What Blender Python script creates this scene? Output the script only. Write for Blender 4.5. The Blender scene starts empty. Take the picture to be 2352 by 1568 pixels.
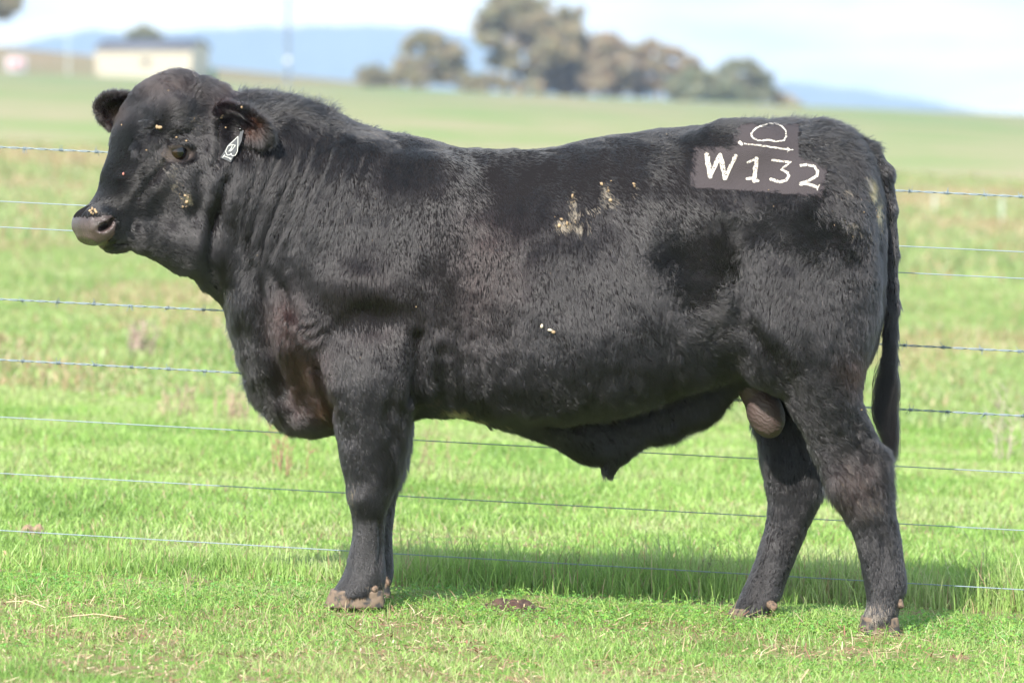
import bpy, math, random, os
import numpy as np
from mathutils import Vector

random.seed(7)
rng = np.random.default_rng(7)
S = bpy.context.scene
COL = S.collection
DEV = ''

# ------------------------------------------------------------------ camera
F = 13040.0          # focal length in picture units (picture 2352 x 1568)
HC = 1.52            # camera height over the ground below it
CX, HY = 1176.0, 190.0
D0 = 16.3            # distance to the bull's mid plane
SLOPE = -0.043
cam = bpy.data.cameras.new('camera')
cam.sensor_width = 36.0
cam.lens = F / 2352.0 * 36.0
cam.shift_y = -(784.0 - HY) / 2352.0
cam.clip_start = 0.5
cam.clip_end = 60000
cam.dof.use_dof = True
cam.dof.focus_distance = 16.05
cam.dof.aperture_fstop = cam.lens / 40.0
camo = bpy.data.objects.new('camera', cam)
camo.location = (0, 0, HC)
camo.rotation_euler = (math.radians(90), 0, 0)
COL.objects.link(camo)
S.camera = camo

# ------------------------------------------------------------------ light
SUN_EL = math.radians(36)
SDX, SDY = 0.33, 0.94                     # direction the light travels over the ground
n_ = math.hypot(SDX, SDY); SDX /= n_; SDY /= n_
world = bpy.data.worlds.new('World')
S.world = world
world.use_nodes = True
wt = world.node_tree
wt.nodes.clear()
wo = wt.nodes.new('ShaderNodeOutputWorld')
bg = wt.nodes.new('ShaderNodeBackground')
sky = wt.nodes.new('ShaderNodeTexSky')
sky.sky_type = 'NISHITA'
sky.sun_disc = False
sky.sun_elevation = SUN_EL
sky.sun_rotation = math.atan2(-SDX, -SDY)
sky.air_density = 1.0
sky.dust_density = 0.4
sky.ozone_density = 1.0
bg.inputs['Strength'].default_value = 0.15
# thin bright cloud, laid out in world directions
tc = wt.nodes.new('ShaderNodeTexCoord')
mp = wt.nodes.new('ShaderNodeMapping')
mp.inputs['Scale'].default_value = (9, 9, 42)
nz = wt.nodes.new('ShaderNodeTexNoise')
nz.inputs['Scale'].default_value = 1.6
nz.inputs['Detail'].default_value = 6
nz.inputs['Roughness'].default_value = 0.55
rp = wt.nodes.new('ShaderNodeValToRGB')
rp.color_ramp.elements[0].color = (.2, .2, .2, 1)
rp.color_ramp.elements[0].position = 0.36
rp.color_ramp.elements[1].position = 0.60
mx = wt.nodes.new('ShaderNodeMixRGB')
mx.inputs['Color2'].default_value = (3.7, 4.25, 4.4, 1)
wt.links.new(tc.outputs['Generated'], mp.inputs['Vector'])
wt.links.new(mp.outputs['Vector'], nz.inputs['Vector'])
wt.links.new(nz.outputs['Fac'], rp.inputs['Fac'])
wt.links.new(rp.outputs['Color'], mx.inputs['Fac'])
wt.links.new(sky.outputs['Color'], mx.inputs['Color1'])
wt.links.new(mx.outputs['Color'], bg.inputs['Color'])
wt.links.new(bg.outputs['Background'], wo.inputs['Surface'])

sl = bpy.data.lights.new('sun', 'SUN')
sl.energy = 3.9
sl.angle = math.radians(0.55)
sl.color = (1.0, 0.955, 0.88)
so = bpy.data.objects.new('sun', sl)
trav = Vector((SDX * math.cos(SUN_EL), SDY * math.cos(SUN_EL), -math.sin(SUN_EL)))
so.rotation_euler = trav.to_track_quat('-Z', 'Y').to_euler()
so.location = (-5, -10, 12)
COL.objects.link(so)

vs = S.view_settings
vs.view_transform = 'Standard'
vs.look = 'None'
vs.gamma = 1
vs.exposure = 1.32

S.cycles.use_denoising = True
S.cycles.denoising_prefilter = 'ACCURATE'
S.cycles.use_adaptive_sampling = False
S.cycles_curves.shape = 'RIBBONS'
S.cycles.volume_bounces = 0
S.cycles.max_bounces = 5
S.cycles.glossy_bounces = 3
S.cycles.transmission_bounces = 3
S.cycles.sample_clamp_indirect = 1.5
S.cycles.transparent_max_bounces = 8

# ------------------------------------------------------------------ helpers
def W(px, py, off=0.0):
    d = D0 + off
    return ((px - CX) / F * d, d, HC + (HY - py) / F * d)

def smooth(t):
    t = np.clip(t, 0, 1)
    return t * t * (3 - 2 * t)

def mat(name):
    m = bpy.data.materials.new(name)
    m.use_nodes = True
    b = m.node_tree.nodes['Principled BSDF']
    return m, m.node_tree, b

def simple(name, col, rough=0.6, spec=0.5, metal=0.0):
    m, t, b = mat(name)
    b.inputs['Base Color'].default_value = (*col, 1)
    b.inputs['Roughness'].default_value = rough
    b.inputs['Specular IOR Level'].default_value = spec
    b.inputs['Metallic'].default_value = metal
    return m

def mesh_obj(name, V, Fc, m=None, parent=None, smooth_=True, cols=None):
    """V: (n,3) array, Fc: (m,k) array or a list of such arrays"""
    V = np.asarray(V, dtype=np.float32)
    if not (isinstance(Fc, list) and isinstance(Fc[0], np.ndarray)):
        Fc = [Fc]
    Fc = [np.asarray(f, dtype=np.int32) for f in Fc if len(f)]
    me = bpy.data.meshes.new(name)
    me.vertices.add(len(V))
    me.vertices.foreach_set('co', V.ravel())
    idx = np.concatenate([f.ravel() for f in Fc])
    tot = np.concatenate([np.full(len(f), f.shape[1]) for f in Fc])
    st = np.concatenate([[0], np.cumsum(tot)[:-1]])
    me.loops.add(len(idx))
    me.loops.foreach_set('vertex_index', idx.astype(np.int32))
    me.polygons.add(len(tot))
    me.polygons.foreach_set('loop_start', st.astype(np.int32))
    me.update(calc_edges=True)
    me.validate()
    if smooth_:
        me.polygons.foreach_set('use_smooth', np.ones(len(me.polygons), dtype=bool))
    if cols is not None:
        a = me.color_attributes.new('Col', 'FLOAT_COLOR', 'POINT')
        c = np.ones((len(V), 4), dtype=np.float32)
        c[:, :cols.shape[1]] = cols
        a.data.foreach_set('color', c.ravel())
    o = bpy.data.objects.new(name, me)
    COL.objects.link(o)
    if m:
        me.materials.append(m)
    if parent:
        o.parent = parent
        o.matrix_parent_inverse = parent.matrix_world.inverted()
    return o

def tag(o, label=None, cat=None, group=None, kind=None):
    if label: o['label'] = label
    if cat: o['category'] = cat
    if group: o['group'] = group
    if kind: o['kind'] = kind
    return o

def empty(name, loc):
    o = bpy.data.objects.new(name, None)
    o.location = loc
    o.empty_display_size = 0.2
    COL.objects.link(o)
    bpy.context.view_layer.update()
    return o

def hermite(x, xp, fp):
    """smooth monotone-ish interpolation (Catmull-Rom on irregular knots)"""
    xp = np.asarray(xp, float); fp = np.asarray(fp, float)
    h = np.diff(xp); dl = np.diff(fp) / h
    m = np.zeros(len(xp))
    m[1:-1] = (dl[:-1] * h[1:] + dl[1:] * h[:-1]) / (h[:-1] + h[1:])
    m[0] = dl[0]; m[-1] = dl[-1]
    xc = np.clip(x, xp[0], xp[-1])
    i = np.clip(np.searchsorted(xp, xc, side='right') - 1, 0, len(h) - 1)
    t = (xc - xp[i]) / h[i]
    t2 = t * t; t3 = t2 * t
    return ((2 * t3 - 3 * t2 + 1) * fp[i] + (t3 - 2 * t2 + t) * h[i] * m[i]
            + (-2 * t3 + 3 * t2) * fp[i + 1] + (t3 - t2) * h[i] * m[i + 1])

# ---- a small implicit-surface sculptor: union of shapes on a grid, then surface nets
class Sculpt:
    def __init__(s, lo, hi, h):
        s.lo = np.array(lo, float); s.h = h
        s.n = np.ceil((np.array(hi) - s.lo) / h).astype(int) + 1
        s.g = np.full(tuple(s.n), 0.5, dtype=np.float32)
    def region(s, lo, hi, pad):
        a = np.clip(np.floor((np.array(lo) - pad - s.lo) / s.h).astype(int), 0, s.n - 1)
        b = np.clip(np.ceil((np.array(hi) + pad - s.lo) / s.h).astype(int) + 1, 1, s.n)
        sl_ = tuple(slice(i, j) for i, j in zip(a, b))
        ax = [(s.lo[k] + s.h * np.arange(a[k], b[k])).astype(np.float32) for k in range(3)]
        X, Y, Z = np.meshgrid(*ax, indexing='ij', sparse=True)
        return sl_, X, Y, Z
    def add(s, fn, lo, hi, k=0.03, op='union'):
        sl_, X, Y, Z = s.region(lo, hi, max(0.04, k * 1.5))
        d = fn(X, Y, Z).astype(np.float32)
        g = s.g[sl_]
        if op == 'union':
            hh = np.clip(0.5 + 0.5 * (g - d) / k, 0, 1)
            s.g[sl_] = g * (1 - hh) + d * hh - k * hh * (1 - hh)
        else:       # carve
            d = -d
            hh = np.clip(0.5 - 0.5 * (g - d) / k, 0, 1)
            s.g[sl_] = g * (1 - hh) + d * hh + k * hh * (1 - hh)
    def ell(s, c, r, k=0.03, R=None, op='union'):
        c = np.array(c); r = np.array(r, float); m = r.max()
        def fn(X, Y, Z):
            x, y, z = X - c[0], Y - c[1], Z - c[2]
            if R is not None:
                x, y, z = (R[0][0] * x + R[0][1] * y + R[0][2] * z,
                           R[1][0] * x + R[1][1] * y + R[1][2] * z,
                           R[2][0] * x + R[2][1] * y + R[2][2] * z)
            q = np.sqrt((x / r[0]) ** 2 + (y / r[1]) ** 2 + (z / r[2]) ** 2)
            g2 = np.sqrt((x / r[0] ** 2) ** 2 + (y / r[1] ** 2) ** 2 + (z / r[2] ** 2) ** 2) + 1e-6
            return q * (q - 1) / g2
        s.add(fn, c - m, c + m, k, op)
    def cap(s, a, b, ra, rb, k=0.03, op='union'):
        a = np.array(a); b = np.array(b); ab = b - a; L = ab @ ab + 1e-12
        def fn(X, Y, Z):
            t = np.clip(((X - a[0]) * ab[0] + (Y - a[1]) * ab[1] + (Z - a[2]) * ab[2]) / L, 0, 1)
            return np.sqrt((X - a[0] - t * ab[0]) ** 2 + (Y - a[1] - t * ab[1]) ** 2
                           + (Z - a[2] - t * ab[2]) ** 2) - (ra + (rb - ra) * t)
        m = max(ra, rb)
        s.add(fn, np.minimum(a, b) - m, np.maximum(a, b) + m, k, op)
    def mesh(s, lo=None, hi=None):
        g = s.g
        h = s.h
        ins = g < 0
        n = g.shape
        cnt = np.zeros((n[0] - 1, n[1] - 1, n[2] - 1), dtype=np.uint8)
        for dx in (0, 1):
            for dy in (0, 1):
                for dz in (0, 1):
                    cnt += ins[dx:n[0] - 1 + dx, dy:n[1] - 1 + dy, dz:n[2] - 1 + dz]
        act = np.argwhere((cnt > 0) & (cnt < 8))
        idx = np.full(cnt.shape, -1, dtype=np.int32)
        idx[act[:, 0], act[:, 1], act[:, 2]] = np.arange(len(act))
        acc = np.zeros((len(act), 3)); num = np.zeros(len(act))
        cor = [(a, b, c) for a in (0, 1) for b in (0, 1) for c in (0, 1)]
        for p in cor:
            for ax in range(3):
                if p[ax] == 0:
                    q = list(p); q[ax] = 1
                    va = g[act[:, 0] + p[0], act[:, 1] + p[1], act[:, 2] + p[2]].astype(float)
                    vb = g[act[:, 0] + q[0], act[:, 1] + q[1], act[:, 2] + q[2]].astype(float)
                    cr = (va < 0) != (vb < 0)
                    t = np.where(cr, va / np.where(cr, va - vb, 1), 0)
                    pos = np.tile(np.array(p, float), (len(act), 1)); pos[:, ax] = t
                    acc += pos * cr[:, None]; num += cr
        V = s.lo + h * (act + acc / num[:, None])
        Q = []
        for ax in range(3):
            o1, o2 = (ax + 1) % 3, (ax + 2) % 3
            a = [slice(1, n[k] - 1) for k in range(3)]
            a[ax] = slice(0, n[ax] - 1)
            b = list(a); b[ax] = slice(1, n[ax])
            A = ins[tuple(a)]; B = ins[tuple(b)]
            e = np.argwhere(A != B)
            fl = A[e[:, 0], e[:, 1], e[:, 2]]
            base = e.copy()
            for k in range(3):
                if k != ax: base[:, k] += 1
            def gi(d1, d2):
                c = base.copy(); c[:, o1] -= d1; c[:, o2] -= d2
                return idx[c[:, 0], c[:, 1], c[:, 2]]
            q = np.stack([gi(1, 1), gi(0, 1), gi(0, 0), gi(1, 0)], 1)
            q[~fl] = q[~fl][:, ::-1]
            Q.append(q)
        Q = np.concatenate(Q)
        Q = Q[(Q >= 0).all(1)]
        return V, Q

def relax(V, Q, it=2, lam=0.5):
    E = np.concatenate([Q[:, [0, 1]], Q[:, [1, 2]], Q[:, [2, 3]], Q[:, [3, 0]]])
    E = np.concatenate([E, E[:, ::-1]])
    deg = np.bincount(E[:, 0], minlength=len(V))[:, None]
    def step(V, l):
        A = np.stack([np.bincount(E[:, 0], weights=V[E[:, 1], k], minlength=len(V)) for k in range(3)], 1)
        return V + l * (A / np.maximum(deg, 1) - V)
    for _ in range(it):
        V = step(V, lam); V = step(V, -lam * 1.04)
    return V

def normals(V, Q):
    n = np.cross(V[Q[:, 2]] - V[Q[:, 0]], V[Q[:, 3]] - V[Q[:, 1]])
    N = np.zeros_like(V)
    for k in range(4):
        for c in range(3):
            N[:, c] += np.bincount(Q[:, k], weights=n[:, c], minlength=len(V))
    return N / (np.linalg.norm(N, axis=1, keepdims=True) + 1e-12)

def biggest(V, Q):
    """keep the largest connected shell"""
    lab = np.arange(len(V))
    while True:
        m = lab[Q].min(1)
        new = lab.copy()
        for k in range(4):
            np.minimum.at(new, Q[:, k], m)
        new = new[new]
        if (new == lab).all(): break
        lab = new
    u, c = np.unique(lab, return_counts=True)
    keep = lab == u[c.argmax()]
    r = np.cumsum(keep) - 1
    return V[keep], r[Q[keep[Q].all(1)]]

_perm = np.random.default_rng(3).random((64, 64, 64)).astype(np.float32)
def vnoise(P, sc_):
    q = np.asarray(P) / sc_ + 100.0
    i = np.floor(q).astype(int); f = q - i; f = f * f * (3 - 2 * f)
    r = 0
    for a in (0, 1):
        for b in (0, 1):
            for c in (0, 1):
                w = (f[:, 0] if a else 1 - f[:, 0]) * (f[:, 1] if b else 1 - f[:, 1]) * (f[:, 2] if c else 1 - f[:, 2])
                r = r + w * _perm[(i[:, 0] + a) % 64, (i[:, 1] + b) % 64, (i[:, 2] + c) % 64]
    return r * 2 - 1


# ================================================================== TERRAIN
CREST = 800.0
def ground_z(x, y):
    x = np.asarray(x, float); y = np.asarray(y, float)
    xs = 200 * np.tanh(x / 200)
    z = SLOPE * xs
    z = z + .012 * np.sin(x * 1.7 + y * .9) * np.sin(y * 1.3 - x * .6) * np.clip((y - 17) / 3, 0, 1)
    z = z + .10 * np.sin(x * .21 + 1) * np.sin(y * .13) * np.clip((y - 25) / 60, 0, 1)
    # beyond the crest the paddock falls away, with a brown rise to the left
    t = np.clip(y - CREST, 0, None)
    z = z - np.minimum(t * .03, 24) - np.clip((y - 2500) / 6000, 0, 1) * 90
    ridge = 1.6 - .100 * (np.clip(x, -420, 90) + 31) * 1.0
    k = np.exp(-((y - 1150) / 170) ** 2) * (x < 400)
    k = k * smooth((y - CREST) / 200)
    return z * (1 - k) + ridge * k

def make_ground():
    ys = np.concatenate([np.arange(9, 30, .35), 30 * 1.07 ** np.arange(0, 88)])
    ys = ys[ys < 10600]
    ys = np.unique(np.concatenate([ys, np.arange(740, 1500, 20)]))
    a = np.linspace(-1, 1, 121)
    V = []
    for y in ys:
        hw = 6 + y * .27
        x = a * hw
        V.append(np.stack([x, np.full_like(x, y), ground_z(x, np.full_like(x, y))], 1))
    V = np.concatenate(V)
    n = len(a)
    i, j = np.meshgrid(np.arange(len(ys) - 1), np.arange(n - 1), indexing='ij')
    b = (i * n + j).ravel()
    m, t, bs = mat('paddock ground')
    N = t.nodes
    tc_ = N.new('ShaderNodeTexCoord')
    def noise(scale, det=4, sc3=(1, 1, 1), rough=.55):
        mp_ = N.new('ShaderNodeMapping'); mp_.inputs['Scale'].default_value = sc3
        t.links.new(tc_.outputs['Object'], mp_.inputs['Vector'])
        nn = N.new('ShaderNodeTexNoise'); nn.inputs['Scale'].default_value = scale; nn.inputs['Detail'].default_value = det; nn.inputs['Roughness'].default_value = rough
        t.links.new(mp_.outputs['Vector'], nn.inputs['Vector'])
        return nn.outputs['Fac']
    def ramp(f, p0, c0, p1, c1):
        r = N.new('ShaderNodeValToRGB'); e = r.color_ramp.elements
        e[0].position = p0; e[0].color = (*c0, 1); e[1].position = p1; e[1].color = (*c1, 1)
        t.links.new(f, r.inputs['Fac']); return r.outputs['Color']
    def mix(f, c1, c2):
        x = N.new('ShaderNodeMixRGB')
        if isinstance(f, float): x.inputs['Fac'].default_value = f
        else: t.links.new(f, x.inputs['Fac'])
        t.links.new(c1, x.inputs['Color1']); t.links.new(c2, x.inputs['Color2'])
        return x.outputs['Color']
    near = ramp(noise(7, 6), .42, (.13, .22, .045), .60, (.20, .165, .085))       # turf and soil under the blades
    fine = ramp(noise(1.1, 6, (1, .55, 1)), .38, (.130, .225, .040), .64, (.24, .27, .095))
    dry = ramp(noise(.16, 5, (1, .22, 1)), .38, (.180, .235, .088), .60, (.29, .25, .155))
    dry2 = ramp(noise(.05, 5, (1, .35, 1)), .45, (.160, .210, .085), .57, (.245, .215, .130))
    sep = N.new('ShaderNodeSeparateXYZ'); t.links.new(tc_.outputs['Object'], sep.inputs['Vector'])
    def dist(a_, b_):
        r = N.new('ShaderNodeMapRange'); r.inputs['From Min'].default_value = a_; r.inputs['From Max'].default_value = b_
        t.links.new(sep.outputs['Y'], r.inputs['Value']); return r.outputs['Result']
    c = mix(dist(19, 34), near, fine)
    c = mix(dist(26, 90), c, dry)
    c = mix(dist(110, 400), c, dry2)
    brown = ramp(noise(.03, 4, (1, .5, 1)), .4, (.175, .155, .065), .6, (.23, .165, .090))
    c = mix(dist(810, 900), c, brown)
    t.links.new(c, bs.inputs['Base Color'])
    bs.inputs['Roughness'].default_value = 1
    bs.inputs['Specular IOR Level'].default_value = .1
    o = mesh_obj('ground', V, np.stack([b, b + 1, b + n + 1, b + n], 1), m)
    tag(o, kind='structure')
make_ground()

def make_mountain():
    prof = [(-3700, 420), (-3500, 260), (-3000, 120), (-2500, 60), (-1500, 84), (-900, 60), (-400, 96), (-100, 118), (50, 101), (130, 82), (200, 68), (300, 76), (400, 71), (500, 67), (600, 62), (700, 61), (800, 58), (900, 60), (1000, 64), (1090, 84), (1250, 120), (1500, 150), (1775, 186), (1900, 197), (2000, 209), (2150, 236), (2290, 268), (2500, 300), (3000, 420), (5000, 430)]
    p = np.array(prof, float)
    px = np.linspace(-3700, 5000, 480)
    top = np.interp(px, p[:, 0], p[:, 1]) + 2.2 * np.sin(px * .05) + 1.5 * np.sin(px * .13 + 1)
    rows = []
    for k in range(12):
        u = k / 11
        d = 8600 + 1100 * u
        zt = HC + (HY - top) / F * 9700
        z = -170 + (zt + 170) * smooth(u) ** .8 + 14 * np.sin(px * .02 + 3 * u) * np.sin(3.14 * u) + 6 * np.sin(px * .07 + 8 * u) * np.sin(3.14 * u)
        rows.append(np.stack([(px - CX) / F * d * 1.0, np.full_like(px, d), z], 1))
    for u in (.4, .9):
        rows.append(np.stack([(px - CX) / F * 9700, np.full_like(px, 9700 + u * 500), zt - u * 100], 1))
    V = np.concatenate(rows); n = len(px)
    i, j = np.meshgrid(np.arange(len(rows) - 1), np.arange(n - 1), indexing='ij')
    b = (i * n + j).ravel()
    m, t, bs = mat('forested range')
    nz = t.nodes.new('ShaderNodeTexNoise'); nz.inputs['Scale'].default_value = .004; nz.inputs['Detail'].default_value = 5
    tc_ = t.nodes.new('ShaderNodeTexCoord'); t.links.new(tc_.outputs['Object'], nz.inputs['Vector'])
    r = t.nodes.new('ShaderNodeValToRGB'); r.color_ramp.elements[0].color = (.030, .055, .030, 1); r.color_ramp.elements[1].color = (.07, .10, .05, 1)
    r.color_ramp.elements[0].position = .4; r.color_ramp.elements[1].position = .6
    t.links.new(nz.outputs['Fac'], r.inputs['Fac']); t.links.new(r.outputs['Color'], bs.inputs['Base Color']); bs.inputs['Roughness'].default_value = 1
    o = mesh_obj('mountains', V, np.stack([b, b + 1, b + n + 1, b + n], 1), m)
    tag(o, kind='structure')
make_mountain()

# ================================================================== FENCE
def tube(path, r, sides=5):
    P = np.asarray(path, float); n = len(P)
    T = np.gradient(P, axis=0); T /= np.linalg.norm(T, axis=1, keepdims=True) + 1e-12
    up = np.where(np.abs(T[:, 2:3]) > .9, np.array([[1., 0, 0]]), np.array([[0, 0, 1.]]))
    A = np.cross(T, up); A /= np.linalg.norm(A, axis=1, keepdims=True); B_ = np.cross(T, A)
    th = np.arange(sides) * 2 * np.pi / sides
    rr = np.broadcast_to(np.asarray(r, float), (n,))[:, None, None]
    V = P[:, None] + rr * (A[:, None] * np.cos(th)[None, :, None] + B_[:, None] * np.sin(th)[None, :, None])
    i, j = np.meshgrid(np.arange(n - 1), np.arange(sides), indexing='ij')
    i = i.ravel(); j = j.ravel(); k = (j + 1) % sides
    return V.reshape(-1, 3), np.stack([i * sides + j, i * sides + k, (i + 1) * sides + k, (i + 1) * sides + j], 1)

class Bag:
    def __init__(s): s.V = []; s.Q = []; s.n = 0; s.C = []
    def add(s, V, Q, c=None):
        s.V.append(V); s.Q.append(np.asarray(Q) + s.n); s.n += len(V)
        if c is not None: s.C.append(np.tile(np.asarray(c, float), (len(V), 1)))
    def obj(s, name, m, parent=None, smooth_=True):
        qs = {}
        for q in s.Q: qs.setdefault(q.shape[1], []).append(q)
        return mesh_obj(name, np.concatenate(s.V), [np.concatenate(v) for v in qs.values()], m, parent, smooth_, np.concatenate(s.C) if s.C else None)

def box(lo, hi, R=None, o=(0, 0, 0)):
    x = np.array([(a, b, c) for a in (lo[0], hi[0]) for b in (lo[1], hi[1]) for c in (lo[2], hi[2])], float)
    q = np.array([(0, 1, 3, 2), (4, 6, 7, 5), (0, 4, 5, 1), (2, 3, 7, 6), (0, 2, 6, 4), (1, 5, 7, 3)])
    if R is not None: x = x @ np.asarray(R).T
    return x + np.asarray(o, float), q

def zrot(a):
    c, s_ = math.cos(a), math.sin(a)
    return np.array([(c, -s_, 0), (s_, c, 0), (0, 0, 1.)])

def fence_pt(px, py):
    # the fence runs a little nearer to the camera at the right
    k = (px - CX) / F
    y = 17.0 / (1 + .11 * k)
    return np.array([k * y, y, HC + (HY - py) / F * y])
wire_m, t, b = mat('galvanised wire')
b.inputs['Base Color'].default_value = (.20, .25, .29, 1); b.inputs['Metallic'].default_value = .3; b.inputs['Roughness'].default_value = .5
def make_fence():
    r = np.random.default_rng(4)
    base = fence_pt(1176, 1360); base[2] = float(ground_z(base[0], base[1]))
    f = empty('wire_fence', base)
    tag(f, 'wire fence of eight strands, three of them barbed, behind the bull', 'fence')
    wires = [(338, 452, 1), (462, 578, 0), (521, 639, 0), (687, 807, 1), (826, 955, 1), (957, 1085, 0), (1086, 1217, 0), (1217, 1353, 0)]
    for y0, y1, barbed in wires:
        A, B_ = fence_pt(0, y0), fence_pt(2352, y1)
        d = B_ - A; L = np.linalg.norm(d); u = d / L
        s0, s1 = -3.1, L + 3.4
        bag = Bag()
        if not barbed:
            s_ = np.linspace(s0, s1, 60)
            P = A + u * s_[:, None]; P[:, 2] -= .010 * np.sin((s_ - s0) / (s1 - s0) * 3.14159) - .008
            V, Q = tube(P, .00165, 6); bag.add(V, Q)
            bag.obj('plain_wire', wire_m, f)
        else:
            s_ = np.arange(s0, s1, .006)
            P = A + u * s_[:, None]
            n1 = np.cross(u, (0, 1, 0)); n1 /= np.linalg.norm(n1); n2 = np.cross(u, n1)
            for ph in (0, math.pi):
                w = s_ * 2 * math.pi / .088 + ph + .5 * np.sin(s_ * 3)
                V, Q = tube(P + .0019 * (np.cos(w)[:, None] * n1 + np.sin(w)[:, None] * n2), .00145, 5); bag.add(V, Q)
            p = s0 + .05
            while p < s1:
                c = A + u * p
                for kk in range(2):
                    a0 = r.uniform(0, 6.28)
                    tt = np.linspace(0, 2.4 * math.pi * 1.3, 18)
                    rad = .0044
                    c2 = c + u * (.005 * kk - .0025)
                    H_ = c2 + rad * (np.cos(tt + a0)[:, None] * n1 + np.sin(tt + a0)[:, None] * n2) + u * (tt / tt[-1] * .006 - .003)[:, None]
                    e0 = H_[0] + (H_[0] - c2) * 1.2 + (np.sin(a0) * n1 - np.cos(a0) * n2) * .015 + u * r.uniform(-.009, .009)
                    e1 = H_[-1] + (-np.sin(tt[-1] + a0) * n1 + np.cos(tt[-1] + a0) * n2) * .016 + u * r.uniform(-.009, .009)
                    V, Q = tube(np.concatenate([[e0], H_, [e1]]), np.array([.0004] + [.0011] * 18 + [.0004]), 4); bag.add(V, Q)
                p += .1115 + r.normal(0, .002)
            bag.obj('barbed_wire', wire_m, f)
    pm = simple('weathered steel post', (.10, .09, .08), .7, metal=.3)
    for px in (-2300, 4900):
        P = fence_pt(px, 300); g = float(ground_z(P[0], P[1]))
        bag = Bag()
        for a in (0, 2.1, 4.2):
            V, Q = box((0, -.003, 0), (.032, .003, 1.45), zrot(a), (P[0], P[1] + .006, g - .1)); bag.add(V, Q)
        bag.obj('fence_post', pm, f, smooth_=False)
make_fence()

# ================================================================== FAR THINGS
def far(px, py, d):
    return np.array([(px - CX) / F * d, d, HC + (HY - py) / F * d])

def make_shed():
    d = 792.0; k = d / F
    o = far(222, 176, d)
    g = float(ground_z(o[0] + 7, d)) - .15
    yaw = math.radians(-13)
    R = zrot(yaw)
    L, Dp, Hh = 13.6, 9.5, 3.95 + (far(222, 176, d)[2] - g)
    root = empty('machinery_shed', (o[0], d, g))
    tag(root, 'long cream sheet metal shed with grey roof on the crest behind the bull\'s head', 'shed')
    cream, t, b = mat('cream cladding')
    wv = t.nodes.new('ShaderNodeTexWave'); wv.inputs['Scale'].default_value = 3.2; wv.bands_direction = 'X'
    tc_ = t.nodes.new('ShaderNodeTexCoord'); t.links.new(tc_.outputs['Object'], wv.inputs['Vector'])
    bp = t.nodes.new('ShaderNodeBump'); bp.inputs['Distance'].default_value = .03; t.links.new(wv.outputs['Fac'], bp.inputs['Height']); t.links.new(bp.outputs['Normal'], b.inputs['Normal'])
    b.inputs['Base Color'].default_value = (.50, .435, .34, 1); b.inputs['Roughness'].default_value = .5
    bag = Bag()
    rise = 1.15
    pts = [(0, 0, 0), (L, 0, 0), (L, Dp, 0), (0, Dp, 0), (0, 0, Hh), (L, 0, Hh), (L, Dp, Hh), (0, Dp, Hh), (0, Dp / 2, Hh + rise), (L, Dp / 2, Hh + rise)]
    V = np.array(pts, float) @ R.T + np.array([o[0], d, g])
    me = bpy.data.meshes.new('wall')
    me.from_pydata(V.tolist(), [], [(0, 1, 5, 4), (2, 3, 7, 6), (1, 2, 6, 9, 5), (3, 0, 4, 8, 7)])
    me.materials.append(cream)
    w = bpy.data.objects.new('wall', me); COL.objects.link(w); w.parent = root; w.matrix_parent_inverse = root.matrix_world.inverted()
    rm = simple('grey roof sheet', (.08, .08, .105), .6)
    bag = Bag()
    e = .35
    for s_ in (0, 1):
        y0, y1 = (-e, Dp / 2) if s_ == 0 else (Dp + e, Dp / 2)
        sl_ = rise / (Dp / 2) * e
        q = np.array([(-e, y0, Hh - sl_ + .06), (L + e, y0, Hh - sl_ + .06), (L + e, y1, Hh + rise + .06), (-e, y1, Hh + rise + .06)])
        q2 = q + np.array([0, 0, .10])
        V = np.concatenate([q, q2]) @ R.T + np.array([o[0], d, g])
        bag.add(V, [(0, 1, 2, 3), (7, 6, 5, 4), (0, 4, 5, 1), (1, 5, 6, 2), (2, 6, 7, 3), (3, 7, 4, 0)])
    bag.obj('roof', rm, root, False)
    V, Q = box((-.3, -.52, Hh - .18), (L + .3, -.37, Hh - .02), R, (o[0], d, g)); bag = Bag(); bag.add(V, Q); bag.obj('gutter', simple('gutter steel', (.30, .28, .28), .5), root, False)
    V, Q = box((6.6, -.08, 1.9), (7.7, -.003, 2.8), R, (o[0], d, g)); bag = Bag(); bag.add(V, Q); bag.obj('window', simple('dark louvre', (.07, .06, .06), .4), root, False)
    for xx in (0.0, L):
        V, Q = box((xx - .09, -.10, 0), (xx + .09, -.004, Hh - .2), R, (o[0], d, g)); bag = Bag(); bag.add(V, Q); bag.obj('downpipe', simple('pipe cream', (.62, .52, .4), .5), root, False)
make_shed()

def lathe(prof, n=20):
    V = np.array([(r_ * math.cos(2 * math.pi * j / n), r_ * math.sin(2 * math.pi * j / n), z) for r_, z in prof for j in range(n)])
    Q = np.array([(i * n + j, i * n + (j + 1) % n, (i + 1) * n + (j + 1) % n, (i + 1) * n + j) for i in range(len(prof) - 1) for j in range(n)])
    return V, Q

def make_tank():
    p = far(488, 176, 795); g = float(ground_z(p[0], 795)) - .05
    root = empty('water_tank', (p[0], 795, g))
    tag(root, 'small dark green water tank beside the right end of the shed', 'water tank')
    V, Q = lathe([(0.001, 0), (.55, 0), (.56, .4), (.55, .8), (.56, 1.2), (.55, 1.45)]); bag = Bag(); bag.add(V + (p[0], 795, g), Q); bag.obj('tank_wall', simple('tank green', (.04, .10, .06), .5), root)
    V, Q = lathe([(.58, 1.45), (.56, 1.52), (.2, 1.72), (.18, 1.78), (.001, 1.80)]); bag = Bag(); bag.add(V + (p[0], 795, g), Q); bag.obj('tank_lid', simple('lid green', (.03, .08, .05), .5), root)
make_tank()

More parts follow.
